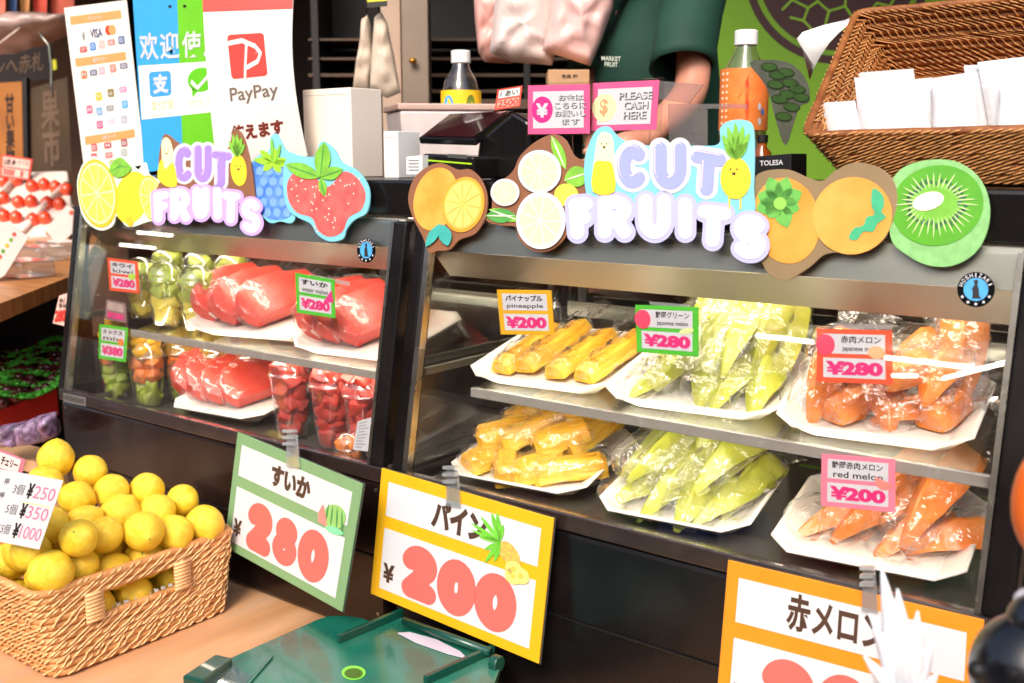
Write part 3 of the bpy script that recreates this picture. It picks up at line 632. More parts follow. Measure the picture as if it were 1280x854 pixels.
G1=[(-.085,.10,.006,-20,6,0,2),(-.05,.12,.02,-14,18,20,0),(.0,.09,.006,10,12,0,1),(.045,.09,.006,-8,14,-10,2),(.09,.10,.006,6,12,0,0),(-.01,.16,.03,-20,48,10,1),(.035,.18,.04,10,50,0,0),(.075,.15,.03,-12,50,20,1),(-.03,.20,.06,-25,30,30,0),(.01,.13,.035,-18,38,0,2),(-.075,.17,.03,-20,16,10,1),(.1,.18,.02,8,40,0,2),(.045,.13,.05,-6,30,-15,0)]
d1=['at the left front of the upper green melon tray','second from left on the upper green melon tray','third along the front of the upper green melon tray','fourth along the front of the upper green melon tray','at the right front of the upper green melon tray','leaning up in the middle of the upper green melon tray','standing tallest at the back of the upper green melon tray','leaning at the right of the upper green melon tray','lying at the back left of the upper green melon tray','resting on the front pieces of the upper green melon tray','behind the tag at the rear left of the upper green melon tray','at the far right back of the upper green melon tray','topmost in the right middle of the upper green melon tray']
for i,(x,y,z,yw,pt,rl,v) in enumerate(G1): fruit('green_melon',v,'g1',x,y,z,yw,pt,rl,'green melon slice '+d1[i],G,.93)
G2=[(-.09,.09,.006,-30,4,0,2),(-.035,.075,.006,-20,8,0,1),(.02,.075,.006,0,10,10,0),(.075,.085,.006,-25,8,0,2),(-.085,.15,.03,-38,22,20,0),(-.03,.15,.04,-30,30,0,0),(.025,.14,.04,-14,32,-15,1),(.075,.15,.035,-20,28,10,0),(-.01,.2,.08,-25,40,0,2),(.05,.2,.08,6,42,0,1),(.0,.11,.03,-35,20,25,2),(-.06,.11,.045,-34,14,15,1),(.06,.11,.04,-30,16,-10,1),(.1,.12,.01,-16,10,0,1)]
d2=['at the left front corner','second along the front','third along the front','at the right front corner','greenest, sloping up on the left','sloping up left of centre','sloping up right of centre','sloping up on the right','highest at the back left','highest at the back right','laid across the middle','resting on top at the left','resting on top at the right','flat at the far right edge']
for i,(x,y,z,yw,pt,rl,v) in enumerate(G2): fruit('green_melon',v,'g2',x,y,z,yw,pt,rl,'green melon slice on the lower tray, '+d2[i],G,.97)
O1=[(-.09,.10,.006,-10,40,0,0),(-.045,.08,.006,-30,10,0,2),(.0,.10,.006,20,20,0,1),(.045,.09,.006,-70,5,0,1),(.09,.10,.006,-20,10,0,2),(-.035,.14,.035,-10,20,0,2),(.02,.16,.03,-40,35,0,1),(.07,.16,.03,10,30,0,2),(.1,.16,.01,5,55,0,0),(-.07,.15,.03,-10,24,0,1),(.03,.11,.05,-50,12,10,2),(.075,.12,.045,-10,15,0,1)]
d3=['at the left, standing on its tip','second from left in front','third from left in front','lying crosswise in front','at the right front corner','stacked second from left','leaning at the back middle','stacked at the back right','standing at the far right','behind the left standing piece','resting on top in the middle','resting on top at the right']
for i,(x,y,z,yw,pt,rl,v) in enumerate(O1): fruit('orange_melon',v,'o1',x,y,z,yw,pt,rl,'orange melon piece on the upper tray, '+d3[i],G,.9)
O2=[(-.06,.12,.006,-42,6,0,0),(-.005,.12,.012,-40,16,10,0),(.05,.10,.006,-36,8,0,1),(.08,.12,.025,-28,34,0,0),(.1,.10,.006,-60,4,0,1),(.02,.17,.045,-44,18,0,0),(-.03,.19,.03,-50,8,0,1)]
d4=['leftmost slice pointing at the corner','bright slice second from left','third slice along the front','upright slice at the right, tip up','flat slice at the right corner','slice behind the price tag','rear slice deep in the tray']
for i,(x,y,z,yw,pt,rl,v) in enumerate(O2): fruit('orange_melon',v,'o2',x,y,z,yw,pt,rl,'red melon on the lower tray, '+d4[i],G,1.0)
def wslices(tr,L,where):
    for i,(x,y,z,yw,pt,rl) in enumerate(L):
        fruit('watermelon',i%3,tr,x,y,z,yw,pt,rl,ordn[i]+' red watermelon slice on the '+where,G,1.05)
wslices('w1',[(-.098,.135,.012,-10,3,-44),(-.04,.125,.014,-16,3,-50),(.02,.12,.014,-22,2,-54)],'middle tray of the left showcase shelf')
wslices('w2',[(-.09,.13,.012,-8,3,-44),(-.035,.125,.014,-12,3,-50),(.025,.12,.014,-18,3,-54)],'right shelf tray of the left showcase')
wslices('w3',[(-.115,.13,.012,-10,3,-44),(-.06,.125,.014,-16,3,-50),(-.002,.12,.014,-20,3,-52),(.058,.12,.012,-26,2,-55)],'lower tray of the left showcase')
# ---------------------------------------------------------------- dome lidded cups
chunk=None
def cup_thing(label,x,y,z,h,r,content,group='clear dome lidded fruit cups',neck=False):
    global chunk
    o=thing('fruit_cup',label,'fruit cup',(x,y,z),group)
    hb=h-r*.95; rb=r*.74
    obj('cup',MB().lathe([(rb*.92,.001),(rb,.002),(rb+(r-rb)*.5,hb*.5),(r*.97,hb-.004),(r*1.02,hb)],(x,y,z),28,cap=False),cupm,o,smooth=True)
    obj('cup_base',MB().lathe([(rb*.9,.0005),(rb*.9,.002)],(x,y,z),24),cupm,o)
    prof=[(r*1.06,hb),(r*1.07,hb+.004),(r*1.0,hb+.005)]+[(max(.001,r*.98*math.cos(a)),hb+.006+r*.93*math.sin(a)) for a in [math.pi/2*i/9 for i in range(10)]]
    obj('dome_lid',MB().lathe(prof,(x,y,z),28,cap=False),cupm,o,smooth=True)
    rng=random.Random(len(label)*17+int(x*1000))
    if chunk is None:
        chunk=[]
        for q in range(3):
            m=MB().ball((0,0,0),1,12,8)
            for i,v in enumerate(m.v):
                p=Vector([math.copysign(abs(c)**.4,c) for c in v]); m.v[i]=p*.8+noise.noise_vector(p*1.3+Vector((q*5,0,0)))*.2
            c=obj('fruit_chunk',m,None,smooth=True); me=c.data; me.set_sharp_from_angle(angle=rad(38)); me.materials.append(FLESH['water']); bpy.data.objects.remove(c); chunk.append(me)
    zz=.004
    for (frac,m,sz) in content:
        zt=zz+frac*(h-.012); 
        while zz<zt-.2*sz:
            rr=rb+(r-rb)*min(1,zz/hb) if zz<hb else r*math.sqrt(max(.05,1-((zz-hb)/(r))**2))
            nn=max(2,int((2*math.pi*max(.3*sz,rr-sz*.9))/(sz*1.25)))
            for k in range(nn):
                a=2*math.pi*k/nn+rng.random()*.8; d=max(0,rr-sz*.93)
                me=rng.choice(chunk)
                c=bpy.data.objects.new('fruit_chunk',me); S.collection.objects.link(c); c.parent=o
                c.location=(math.cos(a)*d,math.sin(a)*d,zz+sz*.8); c.rotation_euler=(rng.random()*3,rng.random()*3,rng.random()*3); c.scale=(sz,sz*rng.uniform(.75,1.1),sz*rng.uniform(.8,1.1))
                c.material_slots[0].link='OBJECT'; c.material_slots[0].material=m
            zz+=sz*1.15
        zz=max(zz,zt)
    return o
fw,fk,fh,fo,fp=FLESH['water'],FLESH['kiwi'],FLESH['honey'],FLESH['orange'],FLESH['pineapple']
def onfloor(px,y): return at(px,450,(0,1,0),y).x
for i,(px,lb) in enumerate([(360,'watermelon cup nearest the tray, left of three in the left showcase'),(411,'watermelon cup in the middle of three beside the post'),(452,'watermelon cup at the right, behind the printed leaflet')]):
    cup_thing(lb,at(px,520,(0,1,0),1.335).x,1.345,1.051,.165-.006*i,.042,[(.93,fw,.021)])
def shelfz(y): return 1.227+(y-1.30)*.198
for i,(px,y,lb) in enumerate([(178,1.36,'kiwi cup behind the red kiwi tag'),(207,1.345,'kiwi cup with bright dome, second from the left'),(246,1.345,'kiwi cup beside the first watermelon slice'),(212,1.45,'kiwi cup in the second row, left'),(252,1.45,'kiwi cup in the second row, right'),(292,1.46,'kiwi cup in the rear row behind the watermelon tray')]):
    cup_thing(lb,at(px,370,(0,1,0),y).x,y,shelfz(y)+.004,.135,.039,[(.42,fh,.024),(.42,fk,.023)])
for i,(px,y,c,lb) in enumerate([(146,1.33,[(.4,fk,.022),(.3,fo,.022),(.25,fp,.022)],'mixed fruit cup at the far left of the lower deck'),(184,1.325,[(.35,fk,.022),(.32,fo,.022),(.3,fp,.022)],'tall mixed fruit cup with peach and green melon on the lower deck'),(228,1.40,[(.35,fk,.022),(.35,fo,.022),(.25,fp,.022)],'mixed fruit cup standing behind the lower watermelon tray, left'),(272,1.43,[(.5,fo,.022),(.4,fp,.022)],'orange fruit cup standing behind the lower watermelon tray, middle'),(318,1.46,[(.6,fo,.022),(.3,fp,.022)],'orange fruit cup standing behind the lower watermelon tray, right')]):
    cup_thing(lb,at(px,460,(0,1,0),y).x,y,1.051,.15,.04,c)
cup_thing('low cup of orange fruit at the lower right of the left showcase',at(440,560,(0,1,0),1.30).x,1.297,1.051,.05,.030,[(.9,fo,.014)])
# ---------------------------------------------------------------- cut-out boards along the tops of the cases
cy=mat('cut_cyan','7cc6d8',.45,var=.03); cbrown=mat('cut_brown','8a5a3c',.5,var=.05); colive=mat('cut_olive','8a7350',.5,var=.06)
lav=mat('lavender','a283dc',.4,var=.05,scale=30); lav2=mat('pale_blue_violet','9aa3dc',.4,var=.03); lavedge=mat('lilac_edge','c3a4e4',.4,var=.03)
paleedge=mat('pale_violet_edge','b3b3e2',.4,var=.02)
def P(name,F,pts,h,m,parent,th=.0006,sm=0):
    if sm: pts=cat_rom(pts,sm)
    return obj(name,pl(F,pts,h,h+th),m,parent)
def board(name,label,off,outline,m,smooth=5,edge=None):
    F=glassplane(-off); pts=cat_rom(outline,smooth) if smooth else outline
    ys=max(outline,key=lambda p:p[1]); o=thing(name,label,'cut-out sign',F(ys[0],ys[1],0),'fruit shaped cut-out signs on the showcases')
    obj('backing_board',pl(F,pts,-.0035,0),m,o,bevel=.0006)
    return F,o
def citrus(F,o,cx,cy_,rx,ry,rot,h,rind,pulp,seg,n=9,nm='citrus_slice'):
    s=P(nm,F,ell(cx,cy_,rx,ry,rot,36),h,rind,o); P('pith',F,ell(cx,cy_,rx*.9,ry*.9,rot,32),h+.0007,pulp,s)
    c,sn=math.cos(rad(rot)),math.sin(rad(rot)); mb=MB()
    for k in range(n):
        a0,a1=2*math.pi*(k+.06)/n,2*math.pi*(k+.94)/n; q=[(.08*math.cos((a0+a1)/2),.08*math.sin((a0+a1)/2))]+[(.82*math.cos(a0+(a1-a0)*j/5),.82*math.sin(a0+(a1-a0)*j/5)) for j in range(6)]
        pl(F,[(cx+rx*u*c-ry*v*sn,cy_+rx*u*sn+ry*v*c) for u,v in q],h+.0014,h+.0018,mb)
    obj('segments',mb,seg,s); return s
pith=mat('pith_cream','f7e8a8',.45,var=.04); rindy=mat('rind_yellow','f2bb2a',.45,scale=60,var=.1); segy=mat('segment_yellow','f3c93a',.45,scale=120,col2='f8dc6a')
leafg=mat('leaf_green','7dbb3a',.45,var=.15,scale=60); leafd=mat('leaf_dark','4f9a45',.45,var=.15,scale=60); pale=mat('pale_slice','f6f3d0',.45,var=.03); palseg=mat('pale_segment','f0ecae',.45,var=.05,scale=80)
# left showcase: orange and lemons
F,o=board('citrus_board','orange slice and lemon cut-out at the left end of the left showcase',.006,[(97,222),(108,199),(124,197),(138,208),(150,195),(163,203),(172,212),(181,203),(186,218),(198,226),(206,248),(200,272),(182,278),(160,284),(146,270),(140,283),(124,288),(106,275),(98,250)],mat('cut_cream','eaf0dc',.5))
l=P('lemon',F,ell(165,247,21,33,12,30),.0003,mat('lemon_print','f5cc2c',.45,var=.12,scale=25),o); P('lemon_tip',F,petal(163,270,163,284,5),.0010,rindy,l)
citrus(F,o,123,242,24,43,-8,.0012,rindy,pith,segy,10,'orange_slice'); citrus(F,o,190,248,15,29,-12,.0012,rindy,pith,segy,9,'lemon_slice')
lf=P('leaf',F,[(138,214),(143,203),(152,197),(161,204),(166,211),(158,220),(147,222)],.0032,leafg,o,sm=4); P('leaf_vein',F,[(140,215),(152,207),(165,210),(152,209)],.0039,leafd,lf)
# blueberry
F,o=board('blueberry_board','blue berry cut-out with bright green leaves beside the strawberry cut-out',.004,[(312,208),(322,195),(336,188),(338,172),(345,167),(352,178),(358,188),(372,196),(377,222),(372,255),(366,278),(350,277),(338,279),(326,268),(318,250),(313,230)],cy)
bb=P('berry',F,[(316,205),(335,197),(360,202),(372,222),(368,258),(360,272),(338,274),(326,262),(317,240)],.0003,mat('berry_blue','3f74cf',.4,scale=70,col2='6a9be6'),o,sm=4)
k=MB()
for i in range(5):
    for j in range(4): pl(F,ell(325+j*12+(i%2)*5-(i==4)*2,214+i*13,4.5,5.5,0,12),.0010,.0013,k)
obj('drupelets',k,mat('berry_light','7ba7ee',.4,var=.1),bb)
k=MB(); 
for a,b in ((318,200),(326,188),(345,185),(360,200),(352,216),(330,214),(366,206)): pl(F,petal(342,203,a,b,4.5),.0018,.0022,k)
obj('calyx',k,mat('calyx_lime','9ad12e',.45),o)
k=MB(); pl(F,petal(342,203,341,172,2),.0024,.0028,k); pl(F,petal(346,203,352,180,2),.0024,.0028,k); obj('stem',k,leafg,o)
# strawberry
F,o=board('strawberry_board','heart shaped pink strawberry cut-out at the right end of the left showcase',.009,[(355,206),(366,194),(384,196),(394,194),(400,178),(408,178),(419,188),(428,203),(445,212),(458,228),(462,245),(458,266),(443,275),(433,287),(428,299),(412,302),(397,294),(388,280),(372,272),(360,262),(354,240)],cy)
stc=mat('strawberry_print','e4504e',.45,scale=50,col2='ea6c64')
P('berry',F,[(360,228),(372,214),(392,218),(402,232),(414,232),(430,215),(446,222),(457,242),(452,262),(436,272),(428,290),(412,296),(398,288),(390,272),(372,266),(361,250)],.0003,stc,o,sm=4)
k=MB(); rr=random.Random(5)
for i in range(70):
    u,v=rr.uniform(364,452),rr.uniform(222,290)
    if abs(u-408)<44-max(0,(v-250))*.75: pl(F,ell(u,v,.9,1.2,0,8),.0010,.0013,k)
obj('seeds',k,mat('seed_pale','f8d6c8',.45,var=0),o)
for a in ((402,222,358,206,9),(402,222,407,178,10),(402,222,407,246,5),(402,222,430,212,8)):
    lf=P('leaf',F,petal(*a),.0016+a[4]*.0001,leafg,o); P('leaf_edge',F,petal(a[0],a[1],a[2],a[3],.8),.0024+a[4]*.0001,leafd,lf)
# CUT FRUITS lettering boards
def lettering_board(label,off,letters,r,rin,edge,cutfill,frfill,backing_pts,backm,mascots,rb):
    F,o=board('cut_fruits_board',label,off,backing_pts,backm)
    for i,(ch,bx,top) in enumerate(letters):
        st=letter(ch,(bx[0]+r,bx[1]+r,bx[2]-r,bx[3]-r),None if len(bx)==4 else None)
        if len(bx)>4:   # sheared letters: (x0,y0,x1,y1,drop,lean)
            dr,ln=bx[4],bx[5]; w=bx[2]-bx[0]; hh=bx[3]-bx[1]
            st=[[(x+(y-bx[1])/hh*ln,y+(x-bx[0])/w*dr) for x,y in s_] for s_ in st]
        B=(bx[0]-r*1.6-20,bx[1]-r*1.6-12,bx[2]+r*1.6+20,bx[3]+r*1.6+22)
        hb=.0006+ (i%2)*.0004
        e=obj('letter_edge',field(F,stroke_sdf(st,r+rb),B,hb-.0006,hb,64),edge if not top else wprint,o)
        f=obj('letter',field(F,stroke_sdf(st,r if not top else rin),B,hb+.0001,hb+.0008,64),(cutfill if top else frfill),o)
        if top:
            k=MB(); field(F,lambda x,y,st=st:np.maximum(stroke_sdf([[(p[0]-rin*.25,p[1]-rin*.3) for p in s_] for s_ in st],rin*.62)(x,y),-stroke_sdf([[(p[0]-rin*.12,p[1]-rin*.15) for p in s_] for s_ in st],rin*.55)(x,y)),B,hb+.0009,hb+.0011,90,k)
            obj('shine',k,mat('shine_lilac','d9c8f5',.4,var=0),f)
    mascots(F,o); return F,o
def faces(F,o,cx,cy_,s,h):
    k=MB()
    for d in (-1,1): pl(F,ell(cx+d*4*s,cy_,.9*s,1.3*s,0,10),h,h+.0003,k)
    obj('eyes',k,ink,o); obj('mouth',pl(F,[(cx-2.4*s,cy_+4*s),(cx+2.4*s,cy_+4*s),(cx+1.6*s,cy_+7*s),(cx-1.4*s,cy_+7*s)],h,h+.0003),brown,o)
ban=mat('banana_flesh','f6f0b8',.45,var=.03); banp=mat('banana_peel','f2cf2e',.45,var=.08); pap=mat('pineapple_print','f2cd2c',.45,var=.1,scale=90)
def mascA(F,o):
    b=P('banana_figure',F,[(203,178),(208,172),(214,178),(218,196),(220,215),(205,215),(203,196)],.0008,ban,o,sm=4); P('peel',F,[(200,205),(204,200),(207,212),(216,204),(220,212),(222,232),(212,234),(204,230),(198,222)],.0016,banp,b,sm=3); faces(F,b,209,189,.6,.0018)
    p=P('pineapple_figure',F,ell(299,213,10,20,-6,24),.0008,pap,o)
    k=MB()
    for a,bb_ in ((287,176),(292,168),(297,167),(303,172),(307,180)): pl(F,petal(297,197,a,bb_,3),.0016,.0019,k)
    obj('crown',k,leafg,p); faces(F,p,299,208,.7,.0018)
LA=[('C',(216,181,243,229),1),('U',(241,180,267,229),1),('T',(264,184,291,233,4,-1),1),
    ('F',(190,238,213,280,-2,2),0),('R',(211,233,240,277,2,0),0),('U',(240,233,264,275),0),('I',(263,233,281,276,0,1),0),('T',(278,236,302,279,3,-1),0),('S',(300,246,328,290,4,0),0)]
lettering_board('purple and white bubble lettering board reading CUT FRUITS with brown backing, left showcase',.012,LA,5.2,5.2,lavedge,lav,wprint,[(200,225),(198,200),(203,172),(209,168),(222,178),(240,184),(262,184),(284,186),(290,166),(297,162),(306,176),(314,210),(318,244),(322,275),(300,262),(262,258),(225,258),(196,262),(192,244)],cbrown,mascA,3.6)
# right showcase boards
F,o=board('apricot_board','orange fruit and cut half board with blue-green leaves, left end of the right showcase',.006,[(510,246),(518,222),(535,208),(552,204),(572,212),(588,212),(602,226),(609,248),(606,272),(594,292),(574,300),(562,312),(546,314),(536,316),(528,296),(515,270)],cbrown)
citm=mat('apricot_print','e8922a',.4,scale=18,col2='f0b454')
P('whole_fruit',F,ell(545,249,27,40,14,32),.0003,citm,o); citrus(F,o,580,256,26,35,12,.0012,mat('rind_orange','f0a032',.4),mat('pulp_orange','f6bb52',.4),mat('segment_orange','f8cb6c',.4,var=.06,scale=60),10,'cut_half')
for a in ((553,280,534,309,6),(555,281,562,308,8)): lf=P('leaf',F,petal(*a),.0032+a[4]*.0001,mat('leaf_teal','3faaa0',.45,var=.1,scale=50),o)
F,o=board('citrus_slices_board','pale lemon slices with green leaves on a brown cut-out, right showcase',.009,[(614,262),(618,235),(640,215),(650,195),(668,178),(690,168),(706,174),(718,195),(734,204),(735,225),(728,250),(712,262),(710,290),(696,308),(680,315),(662,312),(648,298),(644,284),(626,282),(608,276)],cbrown)
for a in ((690,170,708,212,7),(706,226,738,216,13),(646,270,608,270,9),(650,276,612,262,7)): lf=P('leaf',F,petal(*a),.0003+a[4]*.0001,leafg if a[4]!=9 else leafd,o); P('leaf_vein',F,petal(a[0],a[1],a[2],a[3],.9),.0012+a[4]*.0001,pale,lf)
P('lime_half',F,ell(709,244,15,14,10,24),.0020,mat('lime_yellow','e6dd4e',.4,var=.08),o)
for i,a in enumerate(((676,215,27,27,0),(633,241,18,17,0),(678,276,31,36,0))): citrus(F,o,*a,.0030+i*.0003,wprint,pale,palseg,9,'lemon_slice')
def mascB(F,o):
    b=P('banana_figure',F,[(748,172),(756,165),(766,172),(768,195),(768,215),(744,215),(744,195)],.0008,ban,o,sm=4); P('peel',F,[(744,205),(756,202),(766,206),(769,240),(742,240)],.0016,banp,b,sm=3); faces(F,b,756,180,.8,.0018)
    p=P('pineapple_figure',F,ell(920,223,19,26,0,30),.0008,pap,o); k=MB()
    for a,bb_ in ((903,168),(910,158),(920,153),(930,157),(938,166),(906,180),(935,178)): pl(F,petal(921,200,a,bb_,4.5),.0016,.0019,k)
    obj('crown',k,leafg,p); faces(F,p,918,212,1.0,.0018)
    k=MB(); pl(F,rect(911,246,913,262),.0008,.0012,k); pl(F,rect(925,246,927,262),.0008,.0012,k); obj('feet',k,pap,p)
LB=[('C',(768,178,812,238),1),('U',(814,176,862,238),1),('T',(864,182,910,242,8,-4),1),
    ('F',(708,246,742,302,-3,4),0),('R',(744,242,793,300),0),('U',(796,242,842,300),0),('I',(842,246,872,300,0,0),0),('T',(873,252,916,308,5,-4),0),('S',(914,264,962,322,6,-2),0)]
lettering_board('white and pale violet bubble lettering board reading CUT FRUITS with cyan backing, right showcase',.013,LB,8.6,8.4,paleedge,lav2,wprint,[(732,240),(730,205),(736,180),(746,162),(760,158),(772,170),(790,180),(830,182),(870,182),(898,180),(900,160),(912,151),(930,150),(941,158),(943,190),(942,235),(940,270),(900,272),(850,270),(790,270),(742,268)],cy,mascB,5.0)
F,o=board('melon_board','orange melon halves with green leaves on an olive cut-out, right showcase',.007,[(948,320),(936,300),(940,250),(942,225),(955,214),(985,212),(1010,222),(1028,226),(1046,212),(1070,203),(1100,210),(1118,228),(1122,255),(1112,285),(1098,305),(1060,315),(1032,318),(1012,334),(984,350),(962,344)],colive)
P('whole_melon',F,ell(983,276,42,54,-10,36),.0003,mat('melon_print','e48a2c',.42,scale=14,col2='eda94a'),o)
sq=P('second_melon',F,ell(1066,270,50,48,-25,36),.0011,mat('melon_print2','e69234',.42,scale=12,col2='efb256'),o)
k=MB()
for a,b in ((948,243),(962,222),(985,222),(1003,240),(1000,262),(985,285),(960,272),(946,262)): pl(F,petal(975,254,a,b,11),.0014,.0019,k)
lf=obj('leaf',k,mat('leaf_clover','6fb84e',.45,scale=60,col2='58a84a'),o); P('leaf_centre',F,ell(976,255,8,8),.0021,mat('leaf_mid','8cc653',.45),lf)
P('leaf',F,[(1092,236),(1104,244),(1106,256),(1103,265),(1108,272),(1098,280),(1092,290),(1080,290),(1072,300),(1062,298),(1068,286),(1080,282),(1084,272),(1094,268),(1090,256)],.0022,mat('leaf_bluegreen','3fae7c',.45,var=.1,scale=60),o,sm=4)
F,o=board('kiwi_board','round bright green kiwi cut-out at the right end of the right showcase',.006,[(1110,262),(1112,232),(1128,210),(1160,200),(1195,202),(1222,220),(1236,250),(1235,285),(1220,315),(1192,332),(1160,332),(1132,318),(1114,300)],mat('kiwi_skin','84bd74',.45,var=.12,scale=90))
kv=P('kiwi_face',F,ell(1172,257,58,50,-14,40),.0003,mat('kiwi_green','58a81e',.42,scale=30,col2='4c9c1c'),o)
P('pale_ring',F,ell(1170,254,33,25,-12,36),.0011,mat('kiwi_light','74b83a',.42,var=.1,scale=60),kv)
k=MB(); q=MB(); rr=random.Random(2)
for i in range(34):
    a=2*math.pi*i/34; r0=.5; r1=rr.uniform(.72,.93); c0,s0=math.cos(a),math.sin(a)
    x0,y0=1170+c0*26,254+s0*18; x1,y1=1172+c0*58*r1,257+s0*50*r1; pl(F,petal(x0,y0,x1,y1,.7,4),.0018,.0020,k)
    for j in range(2):
        rr_=rr.uniform(.5,.66); aa=a+.09; pl(F,ell(1171+math.cos(aa)*56*rr_,255+math.sin(aa)*46*rr_,2.4,1.1,math.degrees(aa),8),.0018,.0021,q)
obj('rays',k,mat('kiwi_ray','d8eda8',.42,var=0),kv); obj('seeds',q,mat('kiwi_seed','39605a',.42,var=.1),kv)
P('kiwi_core',F,ell(1161,252,20,11,-16,28),.0022,mat('kiwi_core','f0eed8',.45,var=.03),kv)
# ---------------------------------------------------------------- rattan baskets
rat=mat('rattan','bf8048',.5,scale=40,col2='dba468',bump=.4,bscale=160,sss=.0); ratl=mat('rattan_tie','e8bd85',.5,var=.15,scale=60)
rat2=mat('rattan_dark','7c4220',.5,scale=40,col2='a06632',bump=.4,bscale=160); ratl2=mat('rattan_tie_dark','c08850',.5,var=.2,scale=60)
def ring_path(C4,rd=.025,step=.012):
    P=[Vector(p) for p in C4]; out=[]
    for i in range(4):
        p,a,b=P[i],P[i-1],P[(i+1)%4]; da=(a-p).normalized()*rd; db=(b-p).normalized()*rd
        for t in (0,.25,.5,.75,1): out.append((p+da)*(1-t)**2+p*2*t*(1-t)+(p+db)*t*t)
        q0=p+db; nx=P[(i+1)%4]; q1=nx+(p-nx).normalized()*rd; n=max(1,int((q1-q0).length/step))
        for k in range(1,n): out.append(q0+(q1-q0)*k/n)
    return out
def basket(o,bot,top,rows,r,m,mt,tie=.021,hole=None,wob=.0012,rd=.025):
    B=[Vector(p) for p in bot]; T=[Vector(p) for p in top]; rings=[]
    cen=sum(B+T,Vector())/8
    for i in range(rows):
        t=i/(rows-1); pts=ring_path([B[k]*(1-t)+T[k]*t for k in range(4)],rd)
        pts=[p+noise.noise_vector(p*30+Vector((0,0,i*3.7)))*wob for p in pts]; rings.append(pts)
        if hole and hole(None,i):
            keep=[not hole(p,i) for p in pts]; n=len(pts); s0=next(k for k in range(n) if keep[k] and not keep[k-1])
            run=[]; 
            for k in range(n):
                if keep[(s0+k)%n]: run.append(pts[(s0+k)%n])
                else: break
            obj('rattan_rod',MB().tube(run,r,7),m,o,smooth=True)
        else: obj('rattan_rod',MB().tube(pts,r*(1.15 if i==rows-1 else 1),7,closed=True),m,o,smooth=True)
    tb=MB()
    for i in range(rows-1):
        a,b=rings[i],rings[i+1]; n=min(len(a),len(b)); acc=0; nxt=(i%2)*tie*.5
        for k in range(n-1):
            acc+=(a[k+1]-a[k]).length
            if acc>nxt:
                nxt+=tie; k2=min(n-1,k+2)
                if hole and (hole(None,i) or hole(None,i+1)) and (hole(a[k],i,True) or hole(b[k],i+1,True)): continue
                p0=a[k]; p1=b[k2]; out=((p0+p1)/2-cen); out-= (p1-p0).normalized()*out.dot((p1-p0).normalized()); d=(a[k+1]-a[k]).normalized(); out=out-d*out.dot(d); out.normalize()
                if not hole: tb.tube([p0-(p1-p0)*.3-out*r*.6,p0-out*(r*1.25),(p0+p1)/2-out*r*.9,p1-out*r*1.25],r*.27,4)
                tb.tube([p0-(p1-p0)*.35+out*r*.6,p0+out*(r*1.25),(p0+p1)/2+out*r*.9,p1+out*r*1.25,p1+(p1-p0)*.35+out*r*.5],r*.27,5)
    obj('binding',tb,mt,o,smooth=True,kind='stuff')
    # dark inner backing so that the weave is closed, and the floor
    k=MB()
    def off(P4,d): 
        c=sum(P4,Vector())/4; return [p+(c-p).normalized()*d for p in P4]
    if not hole: k.hexa(off(B,r*.5),off(T,r*.5)); 
    for f in list(k.f):
        pass
    if not hole: k.f=[f for j,f in enumerate(k.f) if j!=1]; obj('inner_wall',k,mt if False else m,o)
    else:
        k.hexa(off(B,r*.3),off([b+(t-b)*.07 for b,t in zip(B,T)],r*.3)); obj('basket_floor',k,m,o)
lb=thing('lemon_basket','woven rattan basket heaped with lemons on the wooden counter','basket',(-1.72,.98,.75))
XF=-1.572
def hole(p,i,wide=False):
    if p is None: return i in (7,8,9)
    e=.006 if wide else 0
    return p.x>-1.62 and .885-e<p.y<1.045+e
basket(lb,[(-1.86,.808,.760),(XF-.002,.808,.760),(XF-.002,1.150,.760),(-1.86,1.150,.760)],[(-1.885,.785,.905),(XF,.785,.905),(XF,1.172,.905),(-1.885,1.172,.905)],13,.0066,rat,ratl,tie=.02,hole=hole)
hy0,hy1=.885,1.045
hz=lambda i:.760+.145*i/12
k=MB()
for y in (hy0-.006,hy1+.006):
    k=MB()
    for j in range(8): k.tube([(XF+.0085,y-.016,hz(6.2)+j*.0066),(XF+.0095,y+.016,hz(6.2)+j*.0066)],.0036,6)
    obj('handle_wrap',k,ratl,lb,smooth=True)
k=MB(); n=40
for j in range(n):
    y0=.83+j*.0075; y1=y0+.00375; y2=y0+.0075
    for a,b,c,d in ((y0,XF-.02,y1,XF-.012),(y1,XF-.012,y2,XF-.02)): k.add([(b,a,.775),(d,c,.775),(d,c,.838-(.006 if j%2 else 0)),(b,a,.838-(.006 if j%2 else 0))],[(0,1,2,3)])
ln=obj('paper_liner',k,white,lb); ln.modifiers.new('t','SOLIDIFY').thickness=.001
# lemons
lemm=mat('lemon_skin','f4c41a',.36,scale=3.0,col2='fadc45',bump=.4,bscale=210,sss=.08,coat=.1); nub=mat('lemon_nub','a8b53a',.5,var=.2)
def lemon_mesh(seed):
    m=MB(); rings=18; seg=24; vs=[];fs=[]
    for i in range(rings+1):
        t=math.pi*i/rings; z=-math.cos(t); a=math.sin(t)
        zz=z*1.03; 
        if abs(z)>.93: zz+=math.copysign((abs(z)-.93)*(1.7 if z<0 else .9),z)
        for k_ in range(seg):
            u=2*math.pi*k_/seg; p=Vector((a*math.cos(u),a*math.sin(u),zz)); p+=noise.noise_vector(p*1.3+Vector((seed,seed*2,0)))*.07; vs.append(p)
    for i in range(rings):
        for k_ in range(seg): fs.append((i*seg+k_,i*seg+(k_+1)%seg,(i+1)*seg+(k_+1)%seg,(i+1)*seg+k_))
    return m.add(vs,fs)
LM=[]
for i in range(3):
    a=obj('l',lemon_mesh(i*3),lemm,smooth=True); b=obj('l',MB().lathe([(.06,1.06),(.075,1.115),(.03,1.13)],(0,0,0),8),nub,smooth=True); LM.append((a.data,b.data)); bpy.data.objects.remove(a); bpy.data.objects.remove(b)
